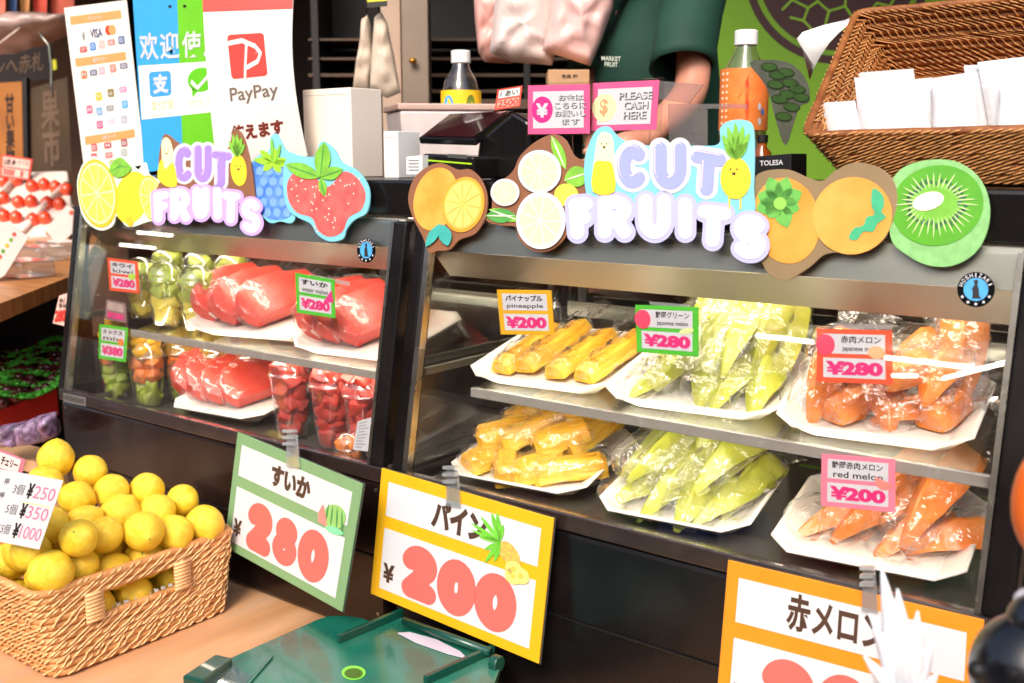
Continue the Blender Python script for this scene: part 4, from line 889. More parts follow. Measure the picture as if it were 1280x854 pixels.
raw=[(200,92,66),(290,135,50),(275,190,62),(380,180,54),(150,165,60),(470,200,48),(515,240,62),(590,232,54),(675,310,57),(390,278,70),(260,310,70),(585,342,58),(482,368,65),(350,408,70),(165,330,60),(105,420,70),(220,447,73),(135,530,64),(45,490,60),(60,300,60),(70,200,60),(300,505,58),(520,440,58),(420,450,58)]
lp=[]
for x,y,r_ in raw:
    px,py=x/2.72,540+y/2.72; k_=max(0,min(1,(460-y)/330)); back=.02+.2*k_
    p=at(px,py,(.5,0,1),.13); lp.append([p.x,p.y,p.z-.008,r_/2.72])
R0=.0335
fixed=len(lp)
for gx in range(3):
    for gy in range(5): lp.append([-1.75+gx*.066,.845+gy*.072,.835,25])
for gy in range(3): lp.append([-1.62,.88+gy*.07,.80,25])
for gx in range(3):
    for gy in range(5): lp.append([-1.76+gx*.068,.85+gy*.07,.895,25])
Q=np.array([p[:3] for p in lp])
for it in range(60):
    for i in range(len(Q)):
        for j in range(i+1,len(Q)):
            d=Q[j]-Q[i]; L=np.linalg.norm(d)+1e-9
            if L<2*R0*.98:
                m_=(2*R0*.98-L)*d/L; wi,wj=(.12,.88) if (i<fixed and j>=fixed) else (.5,.5)
                Q[i]-=m_*wi; Q[j]+=m_*wj
    up=np.clip((Q[:,2]-.895)/.02,0,1)*.02; Q[:,0]=np.clip(Q[:,0],-1.86+R0*.9,XF-.010-R0+up); Q[:,1]=np.clip(Q[:,1],.812+R0-up,1.165-R0+up); Q[:,2]=np.maximum(Q[:,2],.765+R0)
names=['topmost lemon of the heap','lemon just right of the topmost one','lemon under the topmost one, to its right','lemon in the second row from the top, centre','lemon behind the top left corner of the price card','small lemon showing at the rear centre','lemon with its dark nub facing front, rear right','lemon at the rear right of the heap','rightmost lemon at the corner of the basket','greenish large lemon in the centre of the heap','large lemon left of the greenish one','lemon behind the rim, second from the right','lemon on the rim, third from the right','lemon on the rim with a round nub facing front','lemon behind the right edge of the price card','lemon under the lower edge of the price card','large front lemon resting on the rim, left of centre','low lemon sinking behind the front corner rim','lemon at the far left corner of the basket','lemon hidden behind the price card, lower','lemon hidden behind the price card, upper','small lemon peeking over the rim at the front','lemon wedged low behind the rim at the right','lemon wedged low behind the rim in the middle']
rr=random.Random(11)
for i,p in enumerate(Q):
    lab=names[i] if i<len(names) else 'lemon buried inside the basket below the visible ones'
    o=thing('lemon',lab,'lemon',(0,0,0),'lemons heaped in the basket')
    d=Vector((rr.uniform(-1,1),rr.uniform(-1,1),rr.uniform(-.7,.7)))
    if rr.random()<.4: d=Vector((rr.uniform(.3,1),rr.uniform(-1,-.2),rr.uniform(-.3,.5)))
    s_=R0*rr.uniform(.92,1.09); o.matrix_world=Matrix.Translation(p)@d.to_track_quat('Z','Y').to_matrix().to_4x4()@Matrix.Scale(s_,4)
    me=LM[rr.randrange(3)]
    for nm,mm in (('peel',me[0]),('nub',me[1])):
        c=bpy.data.objects.new(nm,mm); S.collection.objects.link(c); c.parent=o
# price card in the lemons
Sh=Sheet(far(-16,584,1.60),far(79,601,1.60),far(49,687,1.60),far(-48,668,1.60)); o=thing('price_card','white laminated card with three prices standing in the lemons','price card',far(10,680,1.60))
obj('card',pl(Sh,rect(0,0,1,1),-.002,0),wprint,o)
for i,(t1,t2) in enumerate((('3個','250'),('5個','350'),('15個','1000'))):
    v=.13+i*.29
    k=text(Sh,t1,.42,v+.02,.56,v+.17,.0005,bold=0); obj('quantity',k,mat('grey_ink','6a6a6a',.5,var=0),o)
    obj('yen_mark',text(Sh,'¥',.6,v-.02,.68,v+.2,.0005,bold=.05),ink,o)
    obj('price',text(Sh,t2,.69,v,.96,v+.18,.0005,bold=0.0),mat('pale_pink_ink','e07a9a',.5,var=0),o)
obj('rule',pl(Sh,rect(.6,.38,.95,.4),.0003,.0005),mat('pale_green_ink','cfe3a8',.5,var=0),o)
k=MB(); 
for v in (.1,.3,.5,.75): text(Sh,'檸',.28,v,.34,v+.09,.0005,mb=k)
obj('side_note',k,ink,o)
# ---------------------------------------------------------------- basket of sachets on the right showcase
ub=thing('sachet_basket','dark rattan basket of white sachets tipped forward on the right showcase','basket',(-.25,1.5,1.566))
ft=[(-.578,1.42,1.634),(.12,1.42,1.642),(.12,1.69,1.83),(-.612,1.69,1.83)]
bt=[(-.53,1.455,1.574),(.10,1.455,1.574),(.10,1.77,1.735),(-.57,1.77,1.735)]
basket(ub,bt,ft,11,.0052,rat2,ratl2,tie=.013,rd=.02,wob=.0008)
obj('prop_block',MB().box(-.5,.05,1.66,1.8,1.567,1.64),wood2,ub)
poly_=mat('sachet_white','cfcdd0',.35,var=.05,scale=15,bump=.5,bscale=60,sss=.1,coat=.3); polyt=film('sachet_clear','f6f4f4',rough=.15,base=.08,gain=1.6,milk=.45,bump=.3)
def puff(F,pts,depth,h=0,seed=0,rings=6,amp=.1,sub=3):
    P_=[]
    n=len(pts)
    for i in range(n):
        a,b=pts[i],pts[(i+1)%n]
        for k in range(sub): P_.append((a[0]+(b[0]-a[0])*k/sub,a[1]+(b[1]-a[1])*k/sub))
    cx=sum(p[0] for p in P_)/len(P_); cy_=sum(p[1] for p in P_)/len(P_); m=len(P_); vs=[];fs=[]
    for side in (1,-1):
        base=len(vs)
        for r_ in range(rings+1):
            k=1-r_/rings
            for j,(x,y) in enumerate(P_):
                hh=depth*math.sqrt(max(0,1-k**3)); q=noise.noise(Vector(((cx+(x-cx)*k)*.06,(cy_+(y-cy_)*k)*.06,seed)))
                vs.append(F(cx+(x-cx)*k,cy_+(y-cy_)*k,h+side*hh*(1 if side>0 else .6)+q*depth*amp*3*(1-k**6)))
        for r_ in range(rings):
            for j in range(m): fs.append((base+r_*m+j,base+r_*m+(j+1)%m,base+(r_+1)*m+(j+1)%m,base+(r_+1)*m+j))
    return MB().add(vs,fs)
sp=[([(1062,92),(1142,86),(1147,125),(1066,130)],1.60,polyt,'rear left'),([(1120,102),(1165,97),(1182,180),(1125,180)],1.555,poly_,'second'),([(1205,82),(1262,80),(1258,180),(1212,180)],1.575,poly_,'rear right'),([(1222,78),(1292,70),(1300,180),(1240,180)],1.56,polyt,'far right'),([(1165,98),(1218,90),(1222,182),(1166,182)],1.53,poly_,'centre'),([(1068,97),(1147,104),(1170,182),(1076,182)],1.52,poly_,'large front left'),([(1252,96),(1306,90),(1306,182),(1246,182)],1.53,polyt,'front right'),([(1023,129),(1069,126),(1080,180),(1028,180)],1.49,polyt,'small front')]
dsc=['clear sachet lying at the back left','white sachet behind the large front one','tall white sachet at the back right','translucent sachet at the far right edge','white sachet in the middle of the basket','large white sachet in front, left of centre','translucent sachet in front at the right edge','small translucent sachet at the left corner']
for i,(pts,y,m,_) in enumerate(sp):
    F=Flat((0,1,-.45),y-.45*1.68); q=puff(F,pts,.006,seed=i); c=F(pts[3][0],pts[3][1]); o=thing('sachet',dsc[i]+' of the upper rattan basket','sachet',c,'white sachets in the upper basket')
    obj('pouch',q,m,o,smooth=True)
    e=pts; obj('sealed_edge',pl(F,[e[0],e[1],(e[1][0],e[1][1]+5),(e[0][0],e[0][1]+5)],-.0006,.0006),polyt,o)
F=Flat((.15,1,0),1.70-.15*.62); o=thing('paper_sheet','curled white paper sheet standing behind the left end of the upper basket','paper',F(1016,98))
k=MB(); A=[(1003,62),(1006,50),(1014,42),(1030,32),(1048,23),(1066,14)]; B_=[(1016,100),(1022,84),(1030,70),(1040,55),(1052,42),(1066,30)]; vs=[]
for i,(a,b) in enumerate(zip(A,B_)): vs+=[F(*a,.03*math.sin(i)),F(*b,.01)]
k.add(vs,[(2*i,2*i+1,2*i+3,2*i+2) for i in range(5)]); q=obj('sheet',k,white,o,smooth=True); q.modifiers.new('t','SOLIDIFY').thickness=.0008
F=Flat((.1,1,0),1.64-.1*.8); o=thing('patterned_sheet','grey translucent sheet printed with dark green ovals beside the large bottle','plastic sheet',F(982,179))
obj('sheet',pl(F,cat_rom([(937,79),(965,75),(991,81),(1009,103),(1011,127),(1000,133),(993,151),(982,182),(971,155),(958,109)],3),-.001,0),mat('grey_green_sheet','55584c',.3,var=.15,coat=.4),o)
for i,(x,y) in enumerate(((962,84),(972,94),(983,91),(988,104),(970,106),(997,112),(985,118),(975,124),(990,134),(980,146),(1002,122))):
    q=P('oval_print',F,ell(x,y,11,6,8,18),.0004,mat('oval_rim','2c3a1c',.4,var=.1),o); P('oval_core',F,ell(x,y,9,4.4,8,18),.0011,mat('oval_green','33501f',.4,var=.2,scale=50),q)
F=Flat((0,1,0),1.50); o=thing('black_box','small black box lettered TOLESA between the bottle and the melon cut-out','box',F(960,222))
k=MB(); k.slab([F(941,196),F(989,192),F(989,222),F(941,226)],(0,.06,0)); obj('carton',k,blackm,o,bevel=.001)
obj('lettering',text(F,'TOLESA',950,201,979,207.5,.0006,bold=.02,dv=-1.5),wprint,o)
# ---------------------------------------------------------------- bottles
bot=film('bottle_plastic','f3efe6',rough=.03,base=.05,gain=1.6,milk=.02,bump=.0)
def bottle(label,px,D,ztop_py,r,h,labm,liquid,labz,extra):
    p=far(px,200,D); z0=1.5665; o=thing('plastic_bottle',label,'bottle',(p.x,p.y,z0))
    prof=[(r*.85,0),(r,.008),(r,h*.24),(r*.95,h*.26),(r,h*.28),(r,h*.56),(r*.96,h*.60),(r*.98,h*.64),(r*.8,h*.76),(r*.45,h*.86),(r*.4,h*.90)]
    obj('bottle',MB().lathe([(a,b) for a,b in prof],(p.x,p.y,z0),36,cap=False),bot,o,smooth=True)
    if liquid: obj('liquid',MB().lathe([(a*.955,b+.001) for a,b in prof[:8]],(p.x,p.y,z0),32),liquid,o,smooth=True)
    obj('cap',MB().lathe([(r*.47,h*.90),(r*.48,h*.905),(r*.48,h*.992),(r*.44,h)],(p.x,p.y,z0),32),mat('cap_white','eeece8',.4,var=.02),o,smooth=False,bevel=.0006)
    L_=obj('label_wrap',MB().lathe([(r*1.012,h*labz[0]),(r*1.016,h*(labz[0]+.01)),(r*1.016,h*(labz[1]-.01)),(r*1.012,h*labz[1])],(p.x,p.y,z0),40,cap=False),labm,o,smooth=True)
    def F(u,v,hh=0):  # label surface: u angle degrees from the camera side, v 0..1 down
        a=math.atan2(CAM.y-p.y,CAM.x-p.x)+rad(u); z=z0+h*(labz[1]+(labz[0]-labz[1])*v); rr_=r*1.018+hh
        return Vector((p.x+math.cos(a)*rr_,p.y+math.sin(a)*rr_,z))
    extra(F,L_); return o
def lab1(F,L_):
    obj('blue_print',pl(F,ell(-38,.45,17,.3,0,20),.0002,.0006),mat('lab_blue','4a9fd0',.4,var=.2,scale=80),L_)
    obj('berry_print',pl(F,ell(28,.45,14,.32,0,20),.0002,.0006),mat('lab_olive','7b8f2c',.4,var=.3,scale=90),L_)
    obj('letters',text(F,'みかん',-30,.6,30,.9,.0009,bold=.04),mat('lab_orange','ef7a2e',.4),L_); obj('pink_print',pl(F,ell(-18,.75,9,.16,0,16),.0010,.0013),pink,L_)
bottle('half full plastic bottle with white cap and yellow label behind the payment terminal',577,2.32,64,.0435,.266,mat('label_yellow','f4c31e',.4,var=.08,scale=40),film('tea_liquid','c9703a',rough=.02,base=.03),(.41,.68),lab1)
def lab2(F,L_):
    k=MB()
    for i in range(9): pl(F,rect(-62,.06+i*.1,-40,.10+i*.1),.0002,.0005,k)
    obj('small_print',k,mat('lab_pale','f6dcb8',.4,var=0),L_)
    k=MB()
    for a,b,c,d in ((-10,.5,26,.42),(10,.9,6,.1),(-22,.8,12,.3)): pl(F,[(a-5,b),(a+3,b-.1),(c+3,d),(c-4,d+.12)],.0002,.0006,k)
    obj('flame_print',k,mat('lab_red','e0341c',.4,scale=60,col2='f07a30'),L_)
    for i,(a,b) in enumerate(((38,.62),(48,.7),(40,.86))): obj('badge_print',pl(F,ell(a,b,4.5,.06,0,12),.0007,.001),mat('lab_blue2','4c78c8',.4) if i%2 else wprint,L_)
bottle('tall plastic bottle with white cap and orange-red label behind the right lettering board',927,1.88,38,.042,.256,mat('label_orange','ee6a2a',.4,scale=24,col2='f39042'),film('pale_liquid','d8c8a8',rough=.02,base=.03),(.33,.74),lab2)
p=far(952,200,1.80); o=thing('amber_bottle','small amber glass bottle between the tall bottle and the black box','bottle',(p.x,p.y,1.5665))
obj('glass',MB().lathe([(.014,0),(.016,.003),(.016,.045),(.008,.055),(.008,.062)],(p.x,p.y,1.5665),20),mat('amber_glass','8a4210',.15,var=.1,coat=.5),o,smooth=True); obj('cap',MB().lathe([(.0095,.0625),(.0095,.075)],(p.x,p.y,1.5665),16),blackm,o)
# ---------------------------------------------------------------- white boxes, bin, terminal on top of the cases
def pbox(name,label,cat,pxl,pxr,py_top,y,depth,z0,m,group=None):
    a=at(pxl,py_top,(0,1,0),y); b=at(pxr,py_top,(0,1,0),y); z1=(a.z+b.z)/2
    o=thing(name,label,cat,((a.x+b.x)/2,y,z0),group); obj('box',MB().box(a.x,b.x,y,y+depth,z0,z1),m,o,bevel=.0015)
    obj('fold_line',MB().box(a.x+.002,b.x-.002,y-.0008,y-.0001,z1-.012,z1-.0112),mat('fold_grey','c8c2bb',.6,var=0),o); return o
pbox('white_box','tall cream white carton behind the strawberry cut-out','carton',378,438,111,1.45,.085,1.5665,mat('cream_box','f6e8d8',.5,var=.04,scale=5))
pbox('white_box','small white carton right of the tall cream one','carton',479,497,164,1.43,.06,1.5665,white)
P1,P2_,P3=far(482,200,2.42),far(500,200,2.25),far(622,200,2.28)
P4=P1+P3-P2_; tb_=thing('storage_bin','white translucent storage bin with rim behind the small cartons','bin',(P2_.x,P2_.y,1.5665))
def quadz(z,s=1.0):
    c=(P1+P2_+P3+P4)/4; return [Vector((c.x+(q.x-c.x)*s,c.y+(q.y-c.y)*s,z)) for q in (P1,P2_,P3,P4)]
binm=mat('bin_plastic','d8cbc8',.35,var=.05,sss=.2)
zt=far(500,129,2.25).z; k=MB(); k.hexa(quadz(1.567,.9),quadz(zt-.014,.98)); obj('tub',k,binm,tb_,bevel=.006)
k=MB(); k.hexa(quadz(zt-.0138,1.02),quadz(zt,1.03)); obj('rim',k,mat('bin_rim','c9a99c',.4,var=.05),tb_,bevel=.003)
# payment terminal
pt=thing('payment_terminal','black payment terminal with tilted dark screen and receipt printer','payment terminal',at(600,220,(0,1,0),1.5))
scr=[at(523,172,(0,1,0),1.44),at(594,174,(0,1,0),1.44),at(641,138,(0,1,0),1.60),at(562,142,(0,1,0),1.60)]
k=MB(); k.slab(scr,(0,.004,-.012)); tabl=obj('tablet',k,black,pt,bevel=.003)
nrm=(scr[1]-scr[0]).cross(scr[3]-scr[0]).normalized(); nrm=nrm if nrm.z>0 else -nrm; c_=sum(scr,Vector())/4
k=MB(); k.slab([c_+(q-c_)*.9+nrm*.0008 for q in scr],nrm*.0006); obj('screen',k,mat('screen_glass','3c181c',.15,var=.1,coat=.8),tabl)
k=MB(); k.slab([at(598,176,(0,1,0),1.47),at(641,140,(0,1,0),1.47),at(660,152,(0,1,0),1.47),at(663,226,(0,1,0),1.47),at(592,222,(0,1,0),1.47)],(0,.14,0)); obj('stand_body',k,black,pt,bevel=.006)
k=MB(); k.slab([at(528,192,(0,1,0),1.40),at(592,196,(0,1,0),1.40),at(592,224,(0,1,0),1.40),at(526,222,(0,1,0),1.40)],(0,.08,0)); cr=obj('card_reader',k,black,pt,bevel=.004)
F=Flat((0,1,0),1.40); obj('green_line',pl(F,[(529,199),(590,204),(590,206),(529,201)],.0005,.001),mat('green_led','a8d820',.4,var=0),cr); obj('reader_plate',pl(F,[(560,192.5),(584,194),(584,199),(560,197)],.0005,.0012),steel,cr)
k=MB(); k.slab([at(508,196,(0,1,0),1.385),at(528,194,(0,1,0),1.385),at(528,218,(0,1,0),1.385),at(508,218,(0,1,0),1.385)],(0,.05,0)); rc=thing('receipt_pad','small white stack of slips left of the payment terminal','paper pad',at(518,218,(0,1,0),1.385)); obj('pad',k,white,rc)
k=MB()
for i in range(4): pl(Flat((0,1,0),1.385),rect(511,200+i*4,524,201.2+i*4),.0004,.0008,k)
obj('printed_lines',k,mat('grey_print','8a8a8c',.5,var=0),rc)
# ---------------------------------------------------------------- cash signs on clear stands
def cash(label,pxs,y,fill):
    F=Flat((0.08,1,0),y+0.08*at(*pxs[0],(0,1,0),y).x); c=[F(*p) for p in pxs]; Sh=Sheet(*c); o=thing('cash_sign',label,'counter sign',F((pxs[2][0]+pxs[3][0])/2,222))
    obj('card',pl(Sh,rect(0,0,1,1),-.001,0),fill,o); obj('panel',pl(Sh,rect(.09,.13,.91,.88),.0002,.0005),wprint,o)
    obj('acrylic_plate',pl(Sh,rect(-.03,-.04,1.05,1.03),-.005,-.002),cleara,o)
    for u in (.13,.9): a=Sh(u,1.02,-.002); obj('stem',MB().tube([a,(a.x,a.y,1.567)],.0016,8),cleara,o)
    return Sh,o
Sh,o=cash('pink cash sign with a white yen mark in a magenta disc and japanese lettering',[(660,107),(737,105),(737,167),(660,168)],1.44,pink)
q=obj('disc',pl(Sh,ell(.245,.5,.175,.27,0,32),.0006,.0009),hot,o); obj('yen_mark',text(Sh,'¥',.14,.37,.35,.66,.0012,bold=.05),wprint,q)
for i,t in enumerate(('お金は','こちらに','お願いし','ます')):
    u0,u1=((.5,.9),(.44,.94),(.44,.94),(.56,.84))[i]
    obj('word_shadow',text(Sh,t,u0+.015,.2+i*.165,u1+.015,.335+i*.165,.0008,bold=.03),mat('grey_ink','6a6a6a',.5,var=0),o); obj('word',text(Sh,t,u0,.185+i*.165,u1,.32+i*.165,.0011,bold=.0),wprint,o)
Sh,o=cash('pink cash sign reading PLEASE CASH HERE with a dollar mark',[(741,104),(824,100),(820,162),(739,164)],1.44,pink)
q=obj('disc',pl(Sh,ell(.2,.52,.19,.29,0,32),.0006,.0009),mat('pale_yellow_disc','f3e6b0',.5,var=.02),o); obj('dollar_mark',text(Sh,'$',.13,.34,.26,.7,.0012,bold=.03),mat('dollar_orange','e5a070',.5,var=0),q)
for i,(t,u0,u1) in enumerate((('PLEASE',.42,.92),('CASH',.5,.86),('HERE',.5,.84))):
    obj('word_shadow',text(Sh,t,u0+.015,.23+i*.2,u1+.015,.385+i*.2,.0008,bold=.03),mat('grey_ink','6a6a6a',.5,var=0),o); obj('word',text(Sh,t,u0,.21+i*.2,u1,.365+i*.2,.0011,bold=.0),wprint,o)
o=thing('acrylic_tray','clear acrylic cash tray with upright sides beside the pink signs','acrylic tray',at(850,215,(0,1,0),1.5))
for a in ([(824,101),(880,106),(862,130),(824,124)],[(836,130),(935,130),(935,136),(836,136)],[(836,136),(885,136),(885,192),(838,192)]):
    obj('acrylic_panel',pl(Flat((0,1,0),1.50+.01*len(a)),a,0,.003),film('acrylic_pinkish','f0e2de',rough=.04,base=.07,gain=2.2,milk=.1),o)
Sh=Sheet(far(622,112,2.2),far(653,107,2.2),far(650,133,2.2),far(618,138,2.2)); o=thing('price_sign_red','small red handwritten sign reading 2500 behind the terminal','small sign',far(635,138,2.2))
obj('card',pl(Sh,rect(0,0,1,1),-.001,0),mat('card_red','e04a35',.5),o); obj('panel',pl(Sh,rect(.08,.08,.92,.45),.0003,.0006),white,o); obj('panel',pl(Sh,rect(.08,.55,.92,.92),.0003,.0006),mat('panel_peach','f0b09a',.5),o)
obj('price',text(Sh,'2500',.1,.58,.9,.9,.0009,bold=.03),mat('price_red','d02a20',.5,var=0),o); obj('word',text(Sh,'1 あい',.15,.12,.85,.4,.0009,bold=.03),ink,o)
obj('stick',MB().tube([far(634,136,2.21),(far(634,136,2.21).x,far(634,136,2.21).y,1.567)],.002,6),blackm,o)
# ---------------------------------------------------------------- payment posters on the left showcase
class Curl(Sheet):
    def __init__(s,c4,fn): Sheet.__init__(s,*c4); s.fn=fn
    def __call__(s,u,v,h=0): return Sheet.__call__(s,u,v,h+s.fn(u,v))
def poster(label,pxs,plane,fn,m,cat='poster'):
    F=Flat(*plane); Sh=Curl([F(*p) for p in pxs],fn); o=thing('payment_poster',label,cat,F((pxs[2][0]+pxs[3][0])/2,pxs[2][1]),'payment posters on the left showcase')
    k=MB(); n=16; vs=[]
    for hh in (-.0012,0):
        for j in range(n+1):
            for i in range(5): vs.append(Sh(i/4,j/n,hh))
    fs=[]; N_=(n+1)*5
    for j in range(n):
        for i in range(4):
            a=j*5+i; fs+=[(a,a+1,a+6,a+5),(a+N_,a+5+N_,a+6+N_,a+1+N_)]
    edge=[i for i in range(5)]+[j*5+4 for j in range(1,n+1)]+[n*5+i for i in (3,2,1,0)]+[j*5 for j in range(n-1,0,-1)]
    for a,b in zip(edge,edge[1:]+edge[:1]): fs.append((a,b,b+N_,a+N_))
    obj('sheet',k.add(vs,fs),m,o,smooth=False); return Sh,o
def rr_(u0,v0,u1,v1,ru,rv):
    out=[]
    for cx,cy_,a in ((u1-ru,v0+rv,-90),(u1-ru,v1-rv,0),(u0+ru,v1-rv,90),(u0+ru,v0+rv,180)):
        for k in range(5): t=rad(a+k*22.5); out.append((cx+ru*math.cos(t),cy_+rv*math.sin(t)))
    return out
def grect(Sh,u0,v0,u1,v1,h,m,o,nm,n=10):
    k=MB(); 
    vs=[Sh(u,v0+(v1-v0)*j/n,h) for j in range(n+1) for u in (u0,(u0+u1)/2,u1)]
    k.add(vs,[(3*j+i,3*j+i+1,3*j+i+4,3*j+i+3) for j in range(n) for i in (0,1)]); return obj(nm,k,m,o)
cr_p=mat('poster_cream','f4e9dc',.5,var=.02,scale=6); orb=mat('poster_orange','f0a060',.5,var=.03)
Sh,o=poster('narrow cream poster of small payment logos under three orange bars, leftmost of three posters',[(80,10),(158,0),(181,206),(106,218)],((0,1,0),1.44),lambda u,v:0,cr_p)
for v in (.055,.305,.775): grect(Sh,.08,v,.9,v+.05,.0004,orb,o,'heading_bar',2)
for v,t in ((.06,'クレジット'),(.31,'電子マネー'),(.78,'QRコード')): obj('heading',text(Sh,t,.38,v+.007,.6,v+.033,.0008,bold=.01),wprint,o)
gi=mat('logo_navy','3a4a7a',.5,var=.1)
obj('card_word',text(Sh,'VISA',.38,.145,.58,.2,.0006,bold=.03),gi,o)
P('red_disc',Sh,ell(.68,.165,.055,.03,0,16),.0004,mat('logo_red','e0442c',.5),o,th=.0003); P('orange_disc',Sh,ell(.74,.165,.055,.03,0,16),.0008,orb,o,th=.0003); P('grey_mark',Sh,petal(.27,.15,.27,.21,.02),.0004,mat('grey_print','8a8a8c',.5),o,th=.0003)
lc=['c8504a','3f8ad0','f0b8b0','e88a80','506a9a','e07a3a','6a6a8a','e8b0b8','f08a7a','7a7a90','f0c030','8a7a3a','f090b8','e05a88','70a8d0','9a9a9a','58b0e0','e8548c','d8c8d8','b8b8c8','d85a5a','c84a4a','b05a5a','d84a5a','d88080','b0b8b0','90a060','b0c070']
pos=[(.24,.27),(.4,.26),(.55,.255),(.7,.25),(.86,.245),(.2,.42),(.36,.415),(.5,.41),(.68,.405),(.85,.4),(.4,.56),(.6,.55),(.8,.54),(.22,.63),(.38,.65),(.56,.64),(.8,.63),(.36,.73),(.56,.72),(.76,.72),(.22,.86),(.45,.86),(.72,.86),(.2,.92),(.45,.92),(.7,.92),(.25,.97),(.5,.97)]
for i,(u,v) in enumerate(pos):
    m=mat('logo_%s'%lc[i],lc[i],.5,var=.06); a,b=(.05,.024) if i%3 else (.06,.018)
    q=obj('logo',pl(Sh,rr_(u-a,v-b-.012,u+a,v+b-.012,.02,.008),.0004,.0006),m,o)
    obj('logo_text',text(Sh,('QP','iD','Pay','nk','ED','M','au','JCB')[i%8],u-a*.6,v-b*.55-.012,u+a*.6,v+b*.55-.012,.0008,bold=.01),wprint,q)
# blue and green poster
Sh,o=poster('blue and green striped poster with large chinese welcome characters, middle of three posters',[(164,-30),(282,-30),(282,200),(180,216)],((0,1,0),1.425),lambda u,v:.0,mat('poster_blue','3aa5e6',.45,var=.03))
grect(Sh,.5,0,1,1,.0003,mat('poster_green','6cc41e',.45,var=.04),o,'green_half')
grect(Sh,.02,.45,1.0,.725,.0006,mat('poster_white','f2f3ee',.45,var=.02),o,'white_band')
for i,(ch,a,b) in enumerate((('欢',.05,.27),('迎',.29,.51),('使',.54,.75),('用',.77,.98))): obj('character',text(Sh,ch,a,.285,b,.425,.0009,bold=.02),wprint,o)
q=obj('blue_badge',pl(Sh,rr_(.14,.485,.40,.615,.04,.02),.0008,.001),mat('badge_sky','3f9fe0',.45,var=.02),o); obj('character',text(Sh,'支',.18,.5,.37,.6,.0013,bold=.05),wprint,q)
obj('caption',text(Sh,'支付宝',.14,.635,.42,.685,.0009,bold=.01),mat('gold_ink','d0c47a',.5,var=0),o); obj('caption',text(Sh,'微信支付',.6,.645,.95,.69,.0009,bold=0),mat('pale_green_ink','cfe3a8',.5,var=0),o); obj('caption',text(Sh,'ALIPAY',.16,.70,.38,.715,.0009),mat('gold_ink','d0c47a',.5),o)
q=obj('green_badge',pl(Sh,ell(.74,.545,.15,.065,0,28),.0008,.001),mat('badge_green','62c414',.45,var=.02),o); obj('bubble_tail',pl(Sh,[(.63,.58),(.70,.605),(.64,.635)],.0008,.001),mat('badge_green','62c414'),q); obj('tick',pl(Sh,[(.64,.54),(.70,.575),(.84,.505),(.86,.52),(.70,.60),(.62,.56)],.0012,.0014),wprint,q)
for u in (.42,.58): P('punch_hole',Sh,ell(u,.155,.018,.008,0,12),.0006,ink,o,th=.0003)
# white curved poster
Sh,o=poster('white curved poster with a red square logo lettered PayPay, rightmost of three posters',[(252,-25),(368,-25),(384,195),(272,215)],((0,1,0),1.405),lambda u,v:.02*math.sin(math.pi*min(1,max(0,v)))*(.3+.7*u),mat('poster_white2','efe9e2',.42,var=.02,scale=5))
grect(Sh,0,0,1,.165,.0004,mat('poster_red','ea5a50',.45,var=.03),o,'red_band',6)
q=obj('logo_square',pl(Sh,[(u+(.5-v)*-.10,v) for u,v in rr_(.30,.29,.72,.525,.04,.02)],.0006,.0009),mat('logo_red2','e8483e',.45,var=.02),o)
fn=stroke_sdf([[(.46,.535),(.50,.36)],[(.30,.335),(.45,.325),(.60,.36),(.66,.40),(.62,.445),(.50,.47)]],.013)
obj('logo_stroke',field(Sh,lambda x,y:fn(x,y),(.2,.25,.8,.56),.0008,.0012,70),mat('poster_white2','efe9e2'),q)
obj('logo_word',text(Sh,'PayPay',.26,.57,.82,.665,.0006,bold=.015),mat('warm_grey_print','7a6a60',.5,var=0),o)
obj('word',text(Sh,'使えます',.22,.77,.82,.86,.0006,bold=.05),mat('brown_red_print','7a2a1c',.5,var=0),o)
# ---------------------------------------------------------------- behind: pillar, shelving, banner, hanging bags, person
FHn=FH
def block(px0,px1,pyt,pyb,D,depth):
    a,b=far(px0,pyt,D),far(px1,pyt,D); z0=far(px0,pyb,D).z if pyb is not None else .4; k=MB()
    A=[Vector((a.x,a.y,z0)),Vector((b.x,b.y,z0)),Vector((b.x,b.y,z0))+FH*depth,Vector((a.x,a.y,z0))+FH*depth]
    return k.hexa(A,[Vector((p.x,p.y,a.z)) for p in A]),Vector((a.x,a.y,z0))
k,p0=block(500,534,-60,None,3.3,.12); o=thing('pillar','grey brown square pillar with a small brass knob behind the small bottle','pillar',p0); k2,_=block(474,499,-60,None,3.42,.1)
obj('shaft',k,mat('pillar_grey','8a7868',.55,var=.12,scale=4),o,bevel=.004); obj('shading_strip',k2,mat('pillar_pale_shading','b59a86',.55,var=.12,scale=4),o,bevel=.003)  # paler strip puts the shading of the pillar's left side into colour
p=far(516,76,3.28); obj('knob',MB().ball(p,.012,16,10,(1,1,.8)),mat('brass','c98a3a',.3,metal=.8,var=.1),o,smooth=True)
o=thing('dark_shelving','dark brown wall shelving in shadow behind the pillar','shelf',far(650,260,3.9))
k,_=block(385,900,-80,300,4.05,.05); obj('back_panel',k,mat('shelving_black','17100d',.6,var=.4,scale=3),o)
for y,h in ((48,3),(72,3),(92,4),(112,4),(146,5)):
    k,_=block(385,880,y,y+h,3.75,.28); obj('shelf_board',k,mat('shelving_brown','4c3420',.5,var=.3,scale=4),o)
for x in (386,655): k,_=block(x,x+8,-80,300,3.74,.3); obj('upright',k,mat('shelving_black','17100d'),o)
F=Flat(tuple(FH),4.12-.0) if False else None
def VF(D): 
    n=FH; return Flat(tuple(n),n.dot(CAM)+D)
Fb=VF(3.3); o=thing('green_banner','bright green banner with a large dark round emblem behind the upper basket','banner',Fb(1000,250))
